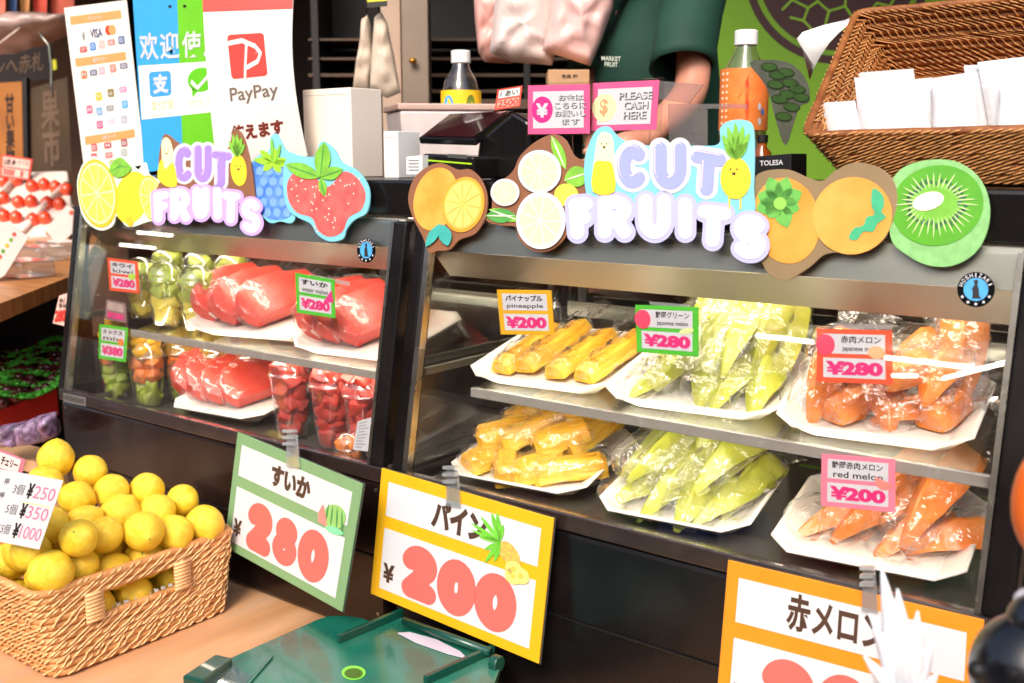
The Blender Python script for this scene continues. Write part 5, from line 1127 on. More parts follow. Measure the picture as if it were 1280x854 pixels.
obj('cloth',pl(Fb,[(880,-120),(1420,-120),(1420,260),(880,260)],-.01,0),mat('banner_green','6f9e14',.6,var=.06,scale=3,bump=.1,bscale=6),o)
ring=MB(); n=64
def annulus(F,cx,cy_,r0,r1,h0,h1):
    m=MB(); vs=[]
    for r_,hh in ((r0,h1),(r1,h1),(r1,h0),(r0,h0)):
        vs+=[F(cx+r_*math.cos(2*math.pi*i/n),cy_+r_*math.sin(2*math.pi*i/n),hh) for i in range(n)]
    return m.add(vs,[(q*n+i,q*n+(i+1)%n,((q+1)%4)*n+(i+1)%n,((q+1)%4)*n+i) for q in range(4) for i in range(n)])
emb=mat('emblem_brown','3a1a1c',.6,var=.08)
e=obj('emblem_ring',annulus(Fb,1046,-36,106,116,.0005,.0015),emb,o); obj('emblem_disc',pl(Fb,ell(1046,-36,99,99,0,48),.0005,.0015),emb,o)
k=MB(); rr=random.Random(9)
lines=[[(990,0),(1010,10),(1022,2),(1036,14),(1030,36)],[(1022,2),(1018,-20)],[(1036,14),(1056,8),(1066,22),(1054,38)],[(1066,22),(1084,18),(1096,4)],[(1010,10),(1004,26),(1016,38)],[(1084,18),(1086,34)],[(1056,8),(1058,-14)],[(975,-14),(990,0),(978,12)],[(1096,4),(1112,8),(1120,-6)],[(1004,26),(988,22)]]
obj('emblem_lines',field(Fb,stroke_sdf(lines,1.5),(960,-30,1130,48),.0016,.0022,150),mat('emblem_green','7fae1e',.6,var=0),e)
def hang(name,label,outline,D,depth,m,group,seed,cat='bag'):
    F=VF(D); q=puff(F,outline,depth,seed=seed,rings=8,amp=.16,sub=4); ys=max(outline,key=lambda p:p[1]); o=thing(name,label,cat,F(*ys),group)
    b=obj('bag_body',q,m,o,smooth=True); return F,o
pinkbag=mat('pink_plastic','e0a89e',.4,var=.1,scale=6,bump=.6,bscale=9,sss=.1); whitebag=mat('white_plastic','d9c6c0',.4,var=.08,scale=6,bump=.5,bscale=9,sss=.1)
F,o=hang('hanging_bag','pink plastic bag hanging at the left of the row above the terminal',[(590,-40),(594,30),(598,66),(606,78),(640,80),(640,-40)],2.75,.05,pinkbag,'plastic bags hanging above the counter',1)
F,o=hang('hanging_bag','whitish plastic bag hanging between two pink ones above the terminal',[(622,-40),(616,30),(612,66),(640,78),(690,82),(696,60),(700,-40)],2.65,.05,whitebag,'plastic bags hanging above the counter',2)
F,o=hang('hanging_bag','pale pink plastic bag hanging beside the person in the green shirt',[(694,-40),(688,20),(678,64),(706,72),(738,83),(752,50),(766,10),(772,-40)],2.6,.05,mat('pale_pink_plastic','e8bcb6',.4,var=.1,scale=6,bump=.6,bscale=9,sss=.1),'plastic bags hanging above the counter',3)
o=thing('bag_rail','thin steel rail above the picture that holds the hanging bags','rail',far(680,-45,2.7)); obj('rod',MB().tube([far(560,-42,2.75),far(790,-42,2.6)],.008,10),steel,o,smooth=True)
for x,y in ((560,-42),(790,-42)): obj('hook',MB().tube([far(x,y,2.7),Vector((far(x,y,2.7).x,far(x,y,2.7).y,3.0))],.004,8),steel,o)
kr=mat('kraft_white','cdb9a4',.6,var=.08,scale=8,bump=.4,bscale=14)
F,o=hang('paper_bag','narrow white cloth bag tied at the top, left of the pillar',[(452,24),(459,18),(464,34),(468,74),(462,118),(441,112),(444,86),(450,50)],3.0,.03,kr,'white cloth bags hanging left of the pillar',5)
F,o=hang('paper_bag','wider white cloth bag tied at the top, against the pillar',[(468,22),(476,14),(484,28),(492,66),(501,116),(484,123),(462,112),(464,72)],2.95,.03,kr,'white cloth bags hanging left of the pillar',6)
k=MB(); k.tube([far(475,18,2.95),far(472,4,2.95),far(470,-60,2.95)],.003,6); k.tube([far(455,22,3),far(462,4,2.98),far(470,-60,2.96)],.003,6)
obj('cord',k,blackm,None,smooth=True,label='thin dark cord holding up the two white cloth bags',cat='cord')
F=VF(2.9); o=thing('yellow_label','small yellow and black label at the top edge above the cloth bags','label',F(472,9)); obj('card',pl(F,[(459,-20),(484,-20),(484,4),(459,6)],-.001,0),mat('label_lime','d8d62a',.5),o); obj('black_strip',pl(F,[(459,3),(484,1),(484,8),(459,10)],.0005,.0015),ink,o)
o=thing('cardboard_box','light brown cardboard box behind the pink cash signs','box',far(710,110,2.5)); k,_=block(685,737,87,125,2.5,.15); obj('carton',k,mat('cardboard','b98f68',.7,var=.1),o,bevel=.002); obj('lettering',text(VF(2.499),'青果 箱',702,93,722,98,0,bold=.03),brown,o)
o=thing('back_table','dark table behind the showcases carrying boxes','table',far(720,240,2.5)); k,_=block(560,880,124,136,2.47,.4); obj('table_top',k,mat('shelving_brown','4c3420'),o)
for x in (566,868): k,_=block(x,x+8,136,None,2.5,.05); obj('leg',k,blackm,o)
# person: one continuous body, shirt and apron over it
sk_=mat('skin','c98a72',.45,var=.08,scale=20,sss=.12); shirt=mat('green_shirt','0c3a2e',.75,var=.18,scale=10,bump=.35,bscale=16)
pe=thing('person','person in a dark green short sleeved shirt bending over the counter behind the cases','person',(far(815,300,2.55).x,far(815,300,2.55).y,.4))
def skin_body(name,verts,edges,radii,m,parent,sub=2):
    me=bpy.data.meshes.new(name); o0=WL[parent]; me.from_pydata([tuple(Vector(v)-o0) for v in verts],edges,[]); o=bpy.data.objects.new(name,me); S.collection.objects.link(o); o.parent=parent; WL[o]=o0
    md=o.modifiers.new('skin','SKIN'); md.use_smooth_shade=True
    for i,r_ in enumerate(radii): me.skin_vertices[0].data[i].radius=(r_,r_) if not isinstance(r_,tuple) else r_
    me.skin_vertices[0].data[0].use_root=True
    sb=o.modifiers.new('sub','SUBSURF'); sb.levels=sub; sb.render_levels=sub; me.materials.append(m); return o
g=lambda x,y,D:far(x,y,D)
hip=g(830,330,2.75); waist=g(822,210,2.72); chest=g(818,95,2.66); neck=g(806,-20,2.6); head0=g(790,-60,2.52); head1=g(780,-110,2.48)
shr=g(868,-6,2.50); shl=g(762,10,2.80); elr=g(866,118,2.42); wr=g(800,178,2.30); hnr=g(770,186,2.24)
ell_=g(742,130,2.72); wl=g(745,190,2.55); hnl=g(748,205,2.48)
kn1=Vector((hip.x+.1,hip.y+.05,.85)); ft1=Vector((hip.x+.1,hip.y+.1,.43)); kn2=Vector((hip.x-.1,hip.y+.0,.85)); ft2=Vector((hip.x-.1,hip.y+.05,.43))
V_=[hip,waist,chest,neck,head0,head1,shr,elr,wr,hnr,shl,ell_,wl,hnl,kn1,ft1,kn2,ft2,ft1-Vector((-.02,.16,.0)),ft2-Vector((-.02,.16,0))]
E_=[(0,1),(1,2),(2,3),(3,4),(4,5),(2,6),(6,7),(7,8),(8,9),(2,10),(10,11),(11,12),(12,13),(0,14),(14,15),(0,16),(16,17),(15,18),(17,19)]
skin_body('body',V_,E_,[.13,.12,.12,.055,.085,.075,.042,.044,.03,.035,.038,.04,.03,.034,.07,.045,.07,.045,.035,.035],sk_,pe)
for s_,(hp,wp) in enumerate(((hnr,wr),(hnl,wl))):
    d=(hp-wp).normalized(); side=d.cross(Vector((0,0,1))).normalized(); vs=[hp-d*.01]; ed=[]; ra=[.018]
    for j,(o_,L_) in enumerate(((-.027,.06),(-.009,.072),(.009,.068),(.026,.052))):
        b=hp+side*o_+d*.03; c1=b+d*L_*.5-Vector((0,0,.008)); c2=b+d*L_-Vector((0,0,.03)); i0=len(vs); vs+=[b,c1,c2]; ed+=[(0,i0),(i0,i0+1),(i0+1,i0+2)]; ra+=[.0095,.0085,.007]
    b=hp+side*.03-d*.01; i0=len(vs); vs+=[b,b+side*.022+d*.028,b+side*.022+d*.055]; ed+=[(0,i0),(i0,i0+1),(i0+1,i0+2)]; ra+=[.011,.0095,.008]
    skin_body('hand',vs,ed,ra,sk_,pe,2)
# shirt: lofted trunk and open sleeves
def loft_rings(rings,m,name,parent,closed=False):
    n=len(rings[0]); k=MB().add([p for r_ in rings for p in r_],[(i*n+j,i*n+(j+1)%n,(i+1)*n+(j+1)%n,(i+1)*n+j) for i in range(len(rings)-1) for j in range(n)])
    q=obj(name,k,m,parent,smooth=True); t=q.modifiers.new('t','SOLIDIFY'); t.thickness=.003; return q
def cring(pl_,pr_,D,dd,fold,seed,n=36):
    a,b=g(*pl_,D),g(*pr_,D); c=(a+b)/2; ax=(b-a)/2; out=[]
    for j in range(n):
        t=2*math.pi*j/n; p=c+ax*math.cos(t)+FH*dd*math.sin(t); nz=noise.noise(Vector((math.cos(t)*2.2,math.sin(t)*2.2,seed*.55)))*fold; out.append(p+(p-c).normalized()*nz)
    return out
loft_rings([cring((797,-60),(842,-60),2.62,.06,.0,0),cring((782,-30),(880,-40),2.62,.11,.005,1),cring((779,0),(884,-10),2.64,.14,.012,2),cring((768,25),(888,20),2.66,.15,.018,3),cring((755,55),(894,60),2.67,.15,.022,4),cring((745,90),(897,110),2.68,.15,.024,5),cring((738,125),(899,150),2.69,.15,.024,6),cring((738,170),(900,200),2.70,.15,.022,7),cring((742,230),(902,260),2.72,.15,.02,8),cring((745,300),(903,320),2.74,.15,.02,9)],shirt,'shirt',pe)
def tring(c,ax,r1,r2,n=28,seed=0):
    ax=ax.normalized(); x=ax.cross(Vector((.2,.1,1))).normalized(); y=x.cross(ax); return [c+x*r1*math.cos(2*math.pi*j/n)*(1+.08*noise.noise(Vector((math.cos(2*math.pi*j/n)*2,math.sin(2*math.pi*j/n)*2,seed))))+y*r2*math.sin(2*math.pi*j/n) for j in range(n)]
dn=g(852,84,2.42)-shr
loft_rings([tring(shr-dn*.7,dn,.02,.02),tring(shr-dn*.55,dn,.06,.055),tring(shr-dn*.2,dn,.072,.068,seed=1),tring(shr,dn,.072,.066,seed=1),tring(shr+dn*.25,dn,.071,.062,seed=2),tring(shr+dn*.55,dn,.073,.064,seed=3),tring(shr+dn*.85,dn+RT*.03,.076,.066,seed=4),tring(shr+dn*1.0,dn+RT*.05,.078,.068,seed=4),tring(shr+dn*.985,dn+RT*.05,.072,.062,seed=4)],shirt,'sleeve',pe)
dl=ell_-shl
loft_rings([tring(shl-dl*.6,dl,.02,.02),tring(shl-dl*.45,dl,.06,.055),tring(shl-dl*.1,dl,.07,.066,seed=1),tring(shl+dl*.3,dl,.078,.07,seed=5),tring(shl+dl*.75,dl,.085,.075,seed=6)],shirt,'sleeve',pe)
loft_rings([cring((752,290),(905,310),2.74,.16,.01,3),cring((750,420),(905,430),2.76,.15,.01,4)],mat('dark_trousers','1c1c22',.8,var=.1),'trousers_top',pe)
for a,b,c_,nm in ((hip,kn1,ft1,'trouser_leg'),(hip,kn2,ft2,'trouser_leg')):
    loft_rings([tring(b+(a-b)*.8,b-a,.10,.10),tring(b,c_-a,.082,.08),tring(c_,c_-b,.07,.065)],mat('dark_trousers','1c1c22'),nm,pe)
Fh_=VF(2.50)
obj('chest_print',text(Fh_,'MARKET\nFRUIT',752,70,776,83,0,bold=.01,dv=1),mat('print_offwhite','c8cfc0',.6,var=0),pe)
hr=MB().ball(head1+Vector((0,0,.02)),.1,20,14,(1,1,1.05)); obj('hair',hr,mat('dark_hair','1a1210',.6,var=.2,bump=.5,bscale=80),pe,smooth=True)
fc=(head1-FH*.078); k=MB()
for d in (-.03,.03): k.ball(fc+RT*d,.009,10,8)
obj('eyes',k,ink,pe,smooth=True)
# ---------------------------------------------------------------- the neighbouring fruit stall on the left
zs=1.25; H=lambda x,y,z:at(x,y,(0,0,1),z)
st_=thing('fruit_stall','neighbouring fruit stall with two wooden shelves at the far left','market stall',(H(20,380,zs).x,H(20,380,zs).y,0))
obj('upper_shelf',MB().slab([H(-130,430,zs),H(97,342,zs),H(130,285,zs),H(-130,290,zs)],(0,0,-.045)),mat('stall_wood','c98a4e',.4,scale=4,stretch=(2,8,1),col2='a8652f',dirt=.15),st_)
q=[H(-130,432,zs-.12),H(90,350,zs-.12),H(110,330,zs-.12),H(-130,330,zs-.12)]; obj('dark_front',MB().slab([v for v in q],(0,0,-.9)),mat('stall_black','0f0b0a',.7,var=.3),st_)
obj('stall_wall',MB().hexa([far(-160,420,6.9),far(160,420,6.9),far(160,420,7.0),far(-160,420,7.0)],[far(-160,-140,6.9),far(160,-140,6.9),far(160,-140,7.0),far(-160,-140,7.0)]),mat('stall_wall_brown','4a2c1c',.7,scale=2,col2='6b4426'),st_)
def vcard(name,label,cat,pts,D,m,txts=(),group=None,th=.004,parts=()):
    F=VF(D); o=thing(name,label,cat,F(*max(pts,key=lambda p:p[1])),group); obj('sheet',pl(F,pts,-th,0),m,o)
    for nm,p_,mm in parts: obj(nm,pl(F,p_,.0008,.002),mm,o)
    for nm,t,quad,mm,b in txts: obj(nm,text(F,t,0,0,0,0,.003,bold=b,quad=quad),mm,o)
    return o
tan=mat('faded_tan','705844',.7,var=.1); dkc=mat('dark_char','2a1610',.7,var=0)
vcard('noren_banner','dark banner with brush-written pale characters high on the far left','banner',[(-40,66),(66,52),(64,98),(-40,112)],5.3,mat('banner_dark','1c0f10',.7,var=.2),[('writing','オンへ赤札',[(-24,76),(56,64),(54,88),(-24,100)],tan,.01)])
vcard('hanging_poster','orange-yellow poster with dark vertical writing at the left edge','poster',[(-40,106),(27,102),(29,216),(-40,222)],5.2,mat('poster_amber','b8742a',.6,scale=3,col2='8a4c1a'),[('writing','甘\nい\n果\n物',[(6,118),(18,117),(19,208),(8,210)],dkc,.03),('writing','旬\nの\n味',[(-12,118),(-2,117),(0,208),(-10,210)],dkc,.03)])
vcard('hanging_poster','brown poster with large pale characters left of the cream poster','poster',[(36,112),(84,96),(90,216),(40,220)],5.25,mat('poster_brown','3e2c1a',.6,scale=3,col2='5c4224'),[('writing','果\n市',[(50,116),(74,112),(78,206),(54,210)],tan,.03)])
vcard('yellow_marker','tiny yellow sign on the dark wall left of the cream poster','small sign',[(65,75),(70,74),(71,87),(66,88)],5.2,mat('label_lime','d8d62a',.5))
F=VF(5.0); o=thing('dark_post','dark post between the amber and brown posters','post',F(31,420)); obj('shaft',pl(F,[(28,98),(33,97),(37,420),(31,420)],-.04,0),blackm,o)
F=VF(4.2); o=thing('vinyl_awning','greyish translucent vinyl awning sagging at the top left corner','awning',F(0,66))
vs=[];N1=10
for i in range(N1+1):
    u=-40+i*13.5; top=16+4*math.sin(i*.9)*.4; bot=68-(i/N1)**1.8*36
    for j in range(5): vs.append(F(u,top+(bot-top)*j/4,.10*math.sin(j*1.1)+.02*math.sin(i*2.1+j)))
q=obj('sheet',MB().add(vs,[(i*5+j,i*5+j+1,(i+1)*5+j+1,(i+1)*5+j) for i in range(N1) for j in range(4)]),mat('vinyl_grey','b59a92',.3,var=.1,scale=3,bump=.3,bscale=5),o,smooth=True); q.modifiers.new('t','SOLIDIFY').thickness=.004
k=MB(); k.tube([F(-10,66,.03),F(20,48,.06),F(50,28,.08)],.004,6); obj('seam',k,mat('vinyl_seam','d8c4bc',.4,var=0),o)
k=MB(); k.tube([F(64,46,.1),F(75,60,.1),F(78,84,.1),F(78,108,.1),F(80,124,.1)],.005,6); obj('cable',k,steel,None,smooth=True,label='thin shiny cable hanging down from the vinyl awning',cat='cable')
for i,(x0,x1,c_) in enumerate(((-30,10,'e06a50'),(10,24,'4a6aa0'),(24,40,'e8a060'),(40,62,'d84a34'),(62,96,'c8553c'))):
    vcard('hanging_packet',('red','small blue','pale orange','bright red','dull red')[i]+' packet hanging above the vinyl awning at the top left','packet',[(x0,-30),(x1-2,-30),(x1-4,20),(x0+2,23)],4.4+.05*i,mat('packet_%d'%i,c_,.4,scale=12,var=.25))
# red fruit on white foam, cartons
T0=H(30,296,zs+.02); foamr=mat('foam_pink','ecd8cc',.5,var=.05)
n_=(FH*-.55+Vector((0,0,1))).normalized(); Fd=n_.dot(H(30,292,zs+.03)); FT=Flat(tuple(n_),Fd)
o=thing('fruit_carton','open carton of round red fruit bedded in white foam on the upper stall shelf','carton',FT(30,292))
obj('foam_bed',pl(FT,[(-40,215),(84,212),(90,262),(84,290),(40,294),(-40,290)],-.05,-.005),foamr,o,bevel=.01)
k=MB()
for a,b in (((-30,285),(20,226)),((28,292),(84,232)),((-40,250),(4,214)),((60,294),(92,262))):
    k.tube([FT(*a,.012),FT((a[0]+b[0])/2,(a[1]+b[1])/2,.022),FT(*b,.012)],.014,8)
obj('foam_ridge',k,foamr,o,smooth=True,kind='stuff')
redf=mat('red_fruit','d8301c',.25,scale=9,col2='e8603a',coat=.5,sss=.05)
RF=[((41,236),'in the back row, third from the left'),((56,234),'in the back row, beside the carton ridge'),((70,237),'in the back row, second from the right'),((84,240),'in the back row, at the right end'),((24,256),'in the middle row, third from the left'),((40,255),'in the middle row, fourth from the left'),((60,257),'in the middle row, second from the right'),((75,258),'in the middle row, rightmost'),((42,278),'in the front row, second from the right'),((57,276),'in the front row, rightmost'),((21,275),'in the front row, third from the right'),((6,273),'in the front row, leftmost in view'),((5,230),'in the back row, leftmost under the red sign'),((21,229),'in the back row, second from the left under the red sign'),((5,251),'in the middle row, second from the left'),((-8,262),'at the extreme left edge of the carton')]
for (x,y),w_ in RF:
    c=FT(x,y,.012); r_=.029
    o2=thing('red_fruit','glossy round red fruit '+w_,'red fruit',c,'round red fruit in the stall carton')
    obj('skin',MB().ball(c,r_,20,14,(1,1,1.12)),redf,o2,smooth=True); obj('dimple',MB().lathe([(.006,0),(.003,.004)],(c.x,c.y,c.z+r_*1.1),8),blackm,o2)
cart=mat('carton_white','d8ccc6',.5,var=.05)
F=VF(3.02); o=thing('carton_panel','white carton flap with coloured dots in front of the red fruit','carton',F(0,346)); obj('flap',pl(F,[(-40,280),(12,281),(36,296),(6,344),(-40,372)],-.004,0),cart,o)
for i,(x,y,c_) in enumerate(((14,300,'6aa03a'),(9,307,'e8b030'),(4,314,'5a9a3a'),(0,321,'d8502c'),(-5,328,'e88a2a'),(18,293,'b8504a'))): P('dot',F,ell(x,y,2.6,2.8,0,12),.0006,mat('dot_%d'%i,c_,.5,var=0),o)
F=VF(4.15); o=thing('carton_panel','white carton corner leaning at the right end of the red fruit','carton',F(72,306)); obj('flap',pl(F,[(57,288),(84,256),(92,262),(90,292),(72,307)],-.004,0),cart,o); P('dot',F,ell(89,266,2.6,3,0,12),.0006,mat('dot_3','d8502c',.5,var=0),o)
Sh=Sheet(far(2,193,4.6),far(41,199,4.6),far(37,226,4.6),far(0,221,4.6)); o=thing('stall_price_sign','red framed price sign reading 3350 standing above the red fruit','price sign',far(20,226,4.6))
obj('card',pl(Sh,rect(0,0,1,1),-.004,0),mat('card_red2','d84836',.5),o); obj('panel',pl(Sh,rect(.06,.08,.94,.5),.001,.002),mat('panel_pink','efc4b8',.5),o); obj('panel',pl(Sh,rect(.06,.56,.94,.92),.001,.002),mat('panel_pink','efc4b8',.5),o)
obj('price',text(Sh,'3350',.1,.6,.48,.88,.003,bold=.04),mat('price_red','d02a20',.5,var=0),o); obj('word',text(Sh,'山形 産',.1,.14,.48,.44,.003,bold=.03),ink,o); obj('word',text(Sh,'さくら',.55,.15,.9,.32,.003,bold=.01),ink,o); obj('mark',text(Sh,'1',.68,.6,.76,.88,.003,bold=.05),mat('price_red','d02a20'),o)
for i,(px,py,w,h) in enumerate(((52,325,26,14),(76,318,22,12),(30,345,20,10))):
    c=H(px,py,zs+.001); o=thing('clear_pack',('wide','rear','small front')[i]+' empty clear plastic pack lying on the upper stall shelf','plastic pack',c,'clear packs on the stall shelf'); obj('lid',MB().box(-.085+c.x,.085+c.x,c.y-.06,c.y+.06,c.z,c.z+.05),film('pack_plastic','f4efe6',rough=.06,base=.08,gain=2.2,milk=.1),o,bevel=.012,smooth=False)
# lower levels
zn=.98; berr=mat('dark_cherry','4a1018',.2,scale=30,var=.3,coat=.6); net=mat('green_net','62d444',.5,var=.12,scale=60)
o=thing('cherry_tray','tray of dark cherries under wavy bright green netting at the left edge','fruit tray',H(20,500,zn))
obj('tray',MB().slab([H(-60,530,zn-.02),H(76,478,zn-.02),H(90,428,zn-.02),H(-60,425,zn-.02)],(0,0,-.02)),blackm,o)
k=MB(); rr=random.Random(3)
for i in range(420):
    x,y=rr.uniform(-30,84),rr.uniform(430,508)
    if y>508-.33*(x+5): continue
    k.ball(H(x,y,zn+rr.uniform(-.005,.02)),.0135,8,6)
obj('cherries',k,berr,o,smooth=True,kind='stuff')
for r_ in range(7):
    y0=440+r_*11
    k=MB()
    for s_ in range(3):
        pts=[H(x,y0+s_*2.2-(x/80)*16+5*math.sin(x*.07+r_),zn+.02+.006*math.sin(x*.9+s_*2+r_)) for x in range(-20,82,3) if y0-(x/80)*16<505-.33*x]
        if len(pts)>2: k.tube(pts,0.004,5)
    if k.v: obj('net',k,net,o,smooth=True,kind='stuff')
o=thing('red_board','bright red board along the front of the cherry tray','board',H(30,520,.93))
A1=[at(-40,529,tuple(RT),RT.dot(CAM)-1.35),]
def lineD(x,y,z): return H(x,y,z)
t0,t1=H(-40,529,.965),H(71,486,.965); dz=Vector((0,0,-.075)); k=MB(); bk=(t1-t0).cross(Vector((0,0,1))).normalized()*.02
k.hexa([t0+dz,t1+dz,t1+dz-bk,t0+dz-bk],[t0,t1,t1-bk,t0-bk]); obj('panel',k,mat('stall_red','e01c14',.35,var=.06,scale=5,coat=.3),o)
for i,(pts,m_) in enumerate((([(-20,536),(20,528),(28,556),(-10,560)],'a06ab0'),([(18,530),(50,520),(56,552),(24,558)],'8a5a9a'),([(46,520),(70,514),(72,545),(54,552)],'7a4a80'))):
    F=VF(2.35-.03*i); q=puff(F,pts,.03,seed=i,amp=.5); o=thing('purple_bag',('leftmost','middle','rightmost')[i]+' clear bag of small purple fruit under the red board','fruit bag',F(*pts[3]),'purple fruit bags under the red board')
    obj('fruit_mass',q,mat('purple_%d'%i,'5a3450',.4,scale=60,col2='b89ac0'),o,smooth=True); q=puff(F,pts,.036,seed=i+5,amp=.6); obj('bag',q,bagm,o,smooth=True)
o=thing('lower_shelf','pale wooden plank running under the purple fruit bags','shelf',H(20,560,.90)); obj('plank',MB().slab([H(-60,532,.9),H(76,566,.9),H(76,585,.9),H(-60,552,.9)],(0,0,-.03)),mat('plank_pale','e0b890',.45,scale=4,stretch=(8,1,1),col2='c99a6c'),o)
Sh=Sheet(far(0,562,1.9),far(32,575,1.9),far(27,594,1.9),far(-6,584,1.9)); o=thing('cherry_card','small pink edged card with dark lettering behind the lemon price card','card',far(10,592,1.9)); obj('card',pl(Sh,rect(0,0,1,1),-.002,0),mat('card_rose','c9788c',.5),o); obj('panel',pl(Sh,rect(.04,.1,.85,.95),.0005,.001),mat('panel_rose','ecd6d4',.5),o); obj('word',text(Sh,'チェリー',.15,.25,.78,.75,.0015,bold=.04),ink,o)
vcard('small_stall_card','tiny white and red card at the edge of the left showcase','card',[(74,370),(86,366),(82,408),(66,404)],2.7,mat('panel_pink','efc4b8'),[('price','280',[(70,388),(83,386),(82,402),(68,402)],mat('price_red','d02a20'),.04),('word','なし',[(75,372),(84,370),(83,384),(73,385)],ink,.03)],th=.002)
# ---------------------------------------------------------------- mesh panel at the right side of the right showcase
o=thing('wire_mesh_panel','dark wire mesh panel beside the right end of the right showcase','mesh panel',(-.19,1.275,.75)); k=MB()
for i in range(40): k.tube([(-.222+i*.008,1.275,.755),(-.222+i*.008,1.275,1.36)],.0009,5)
for i in range(76): k.tube([(-.224,1.2764,.757+i*.008),(.09,1.2764,.757+i*.008)],.0009,5)
obj('wire_grid',k,mat('wire_grey','b5b0a8',.35,metal=.8,var=.1),o,kind='stuff'); obj('frame',MB().tube([(-.225,1.275,.756),(-.225,1.275,1.365),(.092,1.275,1.365),(.092,1.275,.756)],.003,8,closed=True),blackm,o)
obj('back_sheet',MB().box(-.224,.09,1.36,1.365,.7515,1.36),mat('back_sheet_dark','1c1a1a',.7),o)
# ---------------------------------------------------------------- green plastic bin lid in front
zl=.832; gp=mat('green_plastic','0d5040',.25,scale=6,col2='1f7762',coat=.5,dirt=.1,bump=.08,bscale=40); gpd=mat('green_plastic_dark','0a4436',.3,var=.2,scale=9,coat=.35)
Lz=lambda x,y,z=zl:at(x,y,(0,0,1),z)
o=thing('green_bin','dark green plastic bin with hinged lid and white gap on the wooden counter','bin',Lz(430,840,.7505))
out=[(190,905),(262,833),(330,803),(396,774),(410,769.5),(432,768.5),(452,772),(470,778),(503,771),(556,793),(612,812),(628,828),(612,872),(590,960),(400,1040),(230,980)]
top=[Lz(*p) for p in out]; cen=sum(top,Vector())/len(top)
k=MB(); low=[Vector((cen.x+(p.x-cen.x)*.93,cen.y+(p.y-cen.y)*.93,.7508)) for p in top]; n2=len(top)
k.add(top+low,[tuple(range(n2)),tuple(range(n2,2*n2))[::-1]]+[(i,(i+1)%n2,(i+1)%n2+n2,i+n2) for i in range(n2)]); obj('lid',k,gp,o,bevel=.003)
def ridge(p,q,w,h,m=gpd,nm='ridge'):
    a,b=Lz(*p),Lz(*q); d=(b-a).normalized(); s_=d.cross(Vector((0,0,1)))*w; k=MB().hexa([a-s_,b-s_,b+s_,a+s_],[v+Vector((0,0,h)) for v in (a-s_,b-s_,b+s_,a+s_)]); return obj(nm,k,m,o,bevel=.0015)
ridge((423,804),(503,770),.004,.014); ridge((531,856),(617,816),.004,.014); ridge((300,868),(432,862),.003,.004,gp); ridge((300,868),(340,822),.003,.004,gp)
a,b=Lz(505,776,zl+.012),Lz(612,815,zl+.012); obj('hinge_roller',MB().tube([a,b],.007,14),gpd,o,smooth=True)
c=Lz(620,829,zl+.006); d=(b-a).normalized(); obj('hinge_knob',MB().tube([c-d*.006,c+d*.008],.013,20),gpd,o,smooth=False,bevel=.002)
k=MB(); pts=[(497,792),(512,791),(545,800),(575,815),(584,824),(560,818),(520,804)]
k.slab([Lz(*p,zl+.001) for p in pts],(0,0,.0015)); obj('white_slot',k,mat('slot_white','cfc3cc',.5,var=.04),o)
k=MB(); k.hexa([Lz(*p) for p in ((228,857),(270,829),(292,834),(254,864))],[Lz(*p)+Vector((0,0,.016)) for p in ((228,857),(270,829),(292,834),(254,864))]); obj('handle',k,gpd,o,bevel=.004)
k=MB(); k.slab([Lz(*p,zl+.001) for p in ((254,860),(292,836),(316,848),(290,880))],(0,0,.004)); obj('clear_edge',k,film('clear_cup'),o)
q=MB(); q.slab([Lz(x,y,zl+.0006) for x,y in ell(442,841.5,15,8.5,0,28)],(0,0,.0012)); e=obj('round_sticker',q,mat('sticker_lime','86d84a',.4,var=.03),o)
q=MB(); q.slab([Lz(x,y,zl+.0019) for x,y in ell(442,842,11.5,6.3,0,24)],(0,0,.0006)); obj('sticker_core',q,mat('sticker_olive','4a6a20',.4,var=.4,scale=300),e)
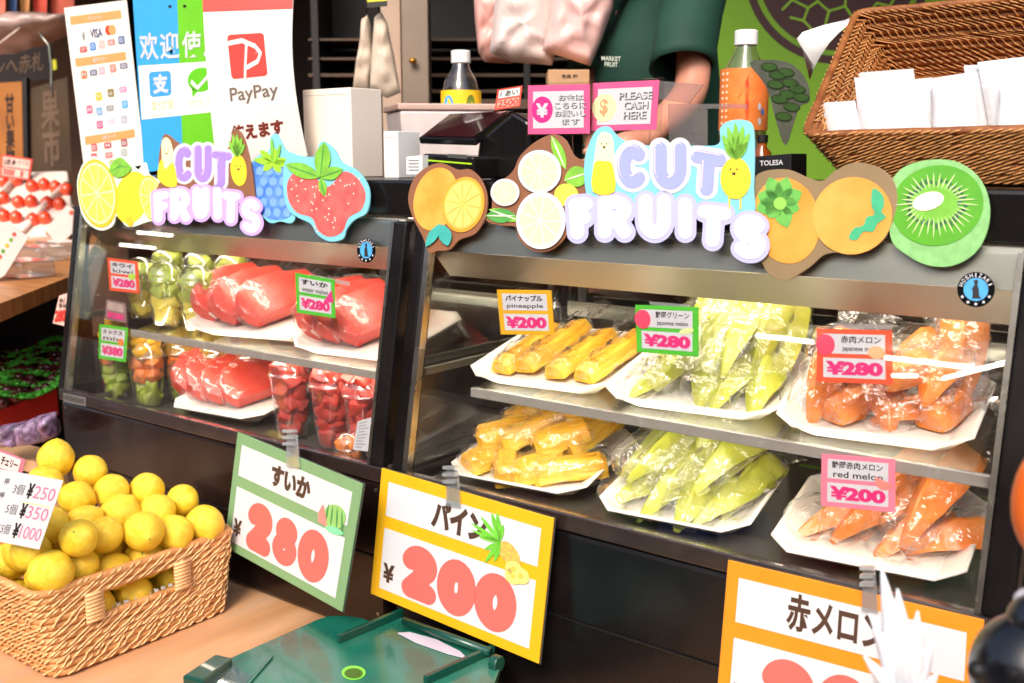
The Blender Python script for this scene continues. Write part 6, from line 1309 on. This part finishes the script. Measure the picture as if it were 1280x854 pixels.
# ---------------------------------------------------------------- blurred ornaments close to the camera
wo=mat('ornament_white','e6e8ee',.35,var=.02,scale=10,sss=.1); D0=.80
bp=far(1130,880,D0); o=thing('pineapple_ornament','white pineapple shaped ornament with spiky crown, blurred in the foreground','ornament',(bp.x,bp.y,.75))
def spike(p0,p1,w,par,nm='leaf'):
    a,b=far(*p0,D0),far(*p1,D0-.01); d=b-a; m=[]
    pts=[a,a+d*.35+FH*-.004,a+d*.7+FH*-.002,b]; obj(nm,MB().tube(pts,[w*1.1,w*1.25,w*.75,.0008],8),wo,par,smooth=True)
for a,b,w in (((1126,862),(1102,710),.0085),((1131,862),(1122,736),.0085),((1137,862),(1147,764),.0075),((1138,862),(1166,798),.006),((1122,862),(1088,768),.0055),((1118,866),(1080,820),.006),((1142,868),(1172,842),.006)): spike(a,b,w,o)
bc=far(1131,935,D0); k=MB().ball(bc,.045,24,16,(1,1,1.45)); obj('body',k,wo,o,smooth=True)
obj('stand',MB().lathe([(.05,.7505),(.05,.762),(.012,.77),(.012,bc.z-.05),(.03,bc.z-.045)],(bc.x,bc.y,0),24),wo,o,smooth=False)
bo=far(1284,842,.72); o=thing('round_ornament','black rounded ornament with an orange bulb above it, blurred at the right edge','ornament',(bo.x,bo.y,.75))
obj('black_body',MB().ball(bo,.041,28,18,(1,1,1.12)),mat('ornament_black','0d0d12',.3,coat=.4,var=.1),o,smooth=True)
c=far(1304,782,.72); obj('black_neck',MB().ball(c,.026,20,12,(1,1,1.0)),mat('ornament_black','0d0d12'),o,smooth=True)
c=far(1222,838,.69); obj('button',MB().ball(c,.007,12,8),mat('ornament_black2','050506',.6),o,smooth=True)
c=far(1292,752,.73); obj('collar',MB().ball(c,.014,16,10,(1,1,.7)),mat('ornament_grey','b9b9c0',.4,var=.05),o,smooth=True)
c=far(1312,628,.74); obj('orange_bulb',MB().ball(c,.026,24,16,(1,1,1.75)),mat('ornament_orange','ee6a1c',.35,var=.06,scale=8),o,smooth=True)
obj('stand',MB().lathe([(.045,.7505),(.045,.76),(.01,.768),(.01,bo.z-.04)],(bo.x,bo.y,0),20),blackm,o)
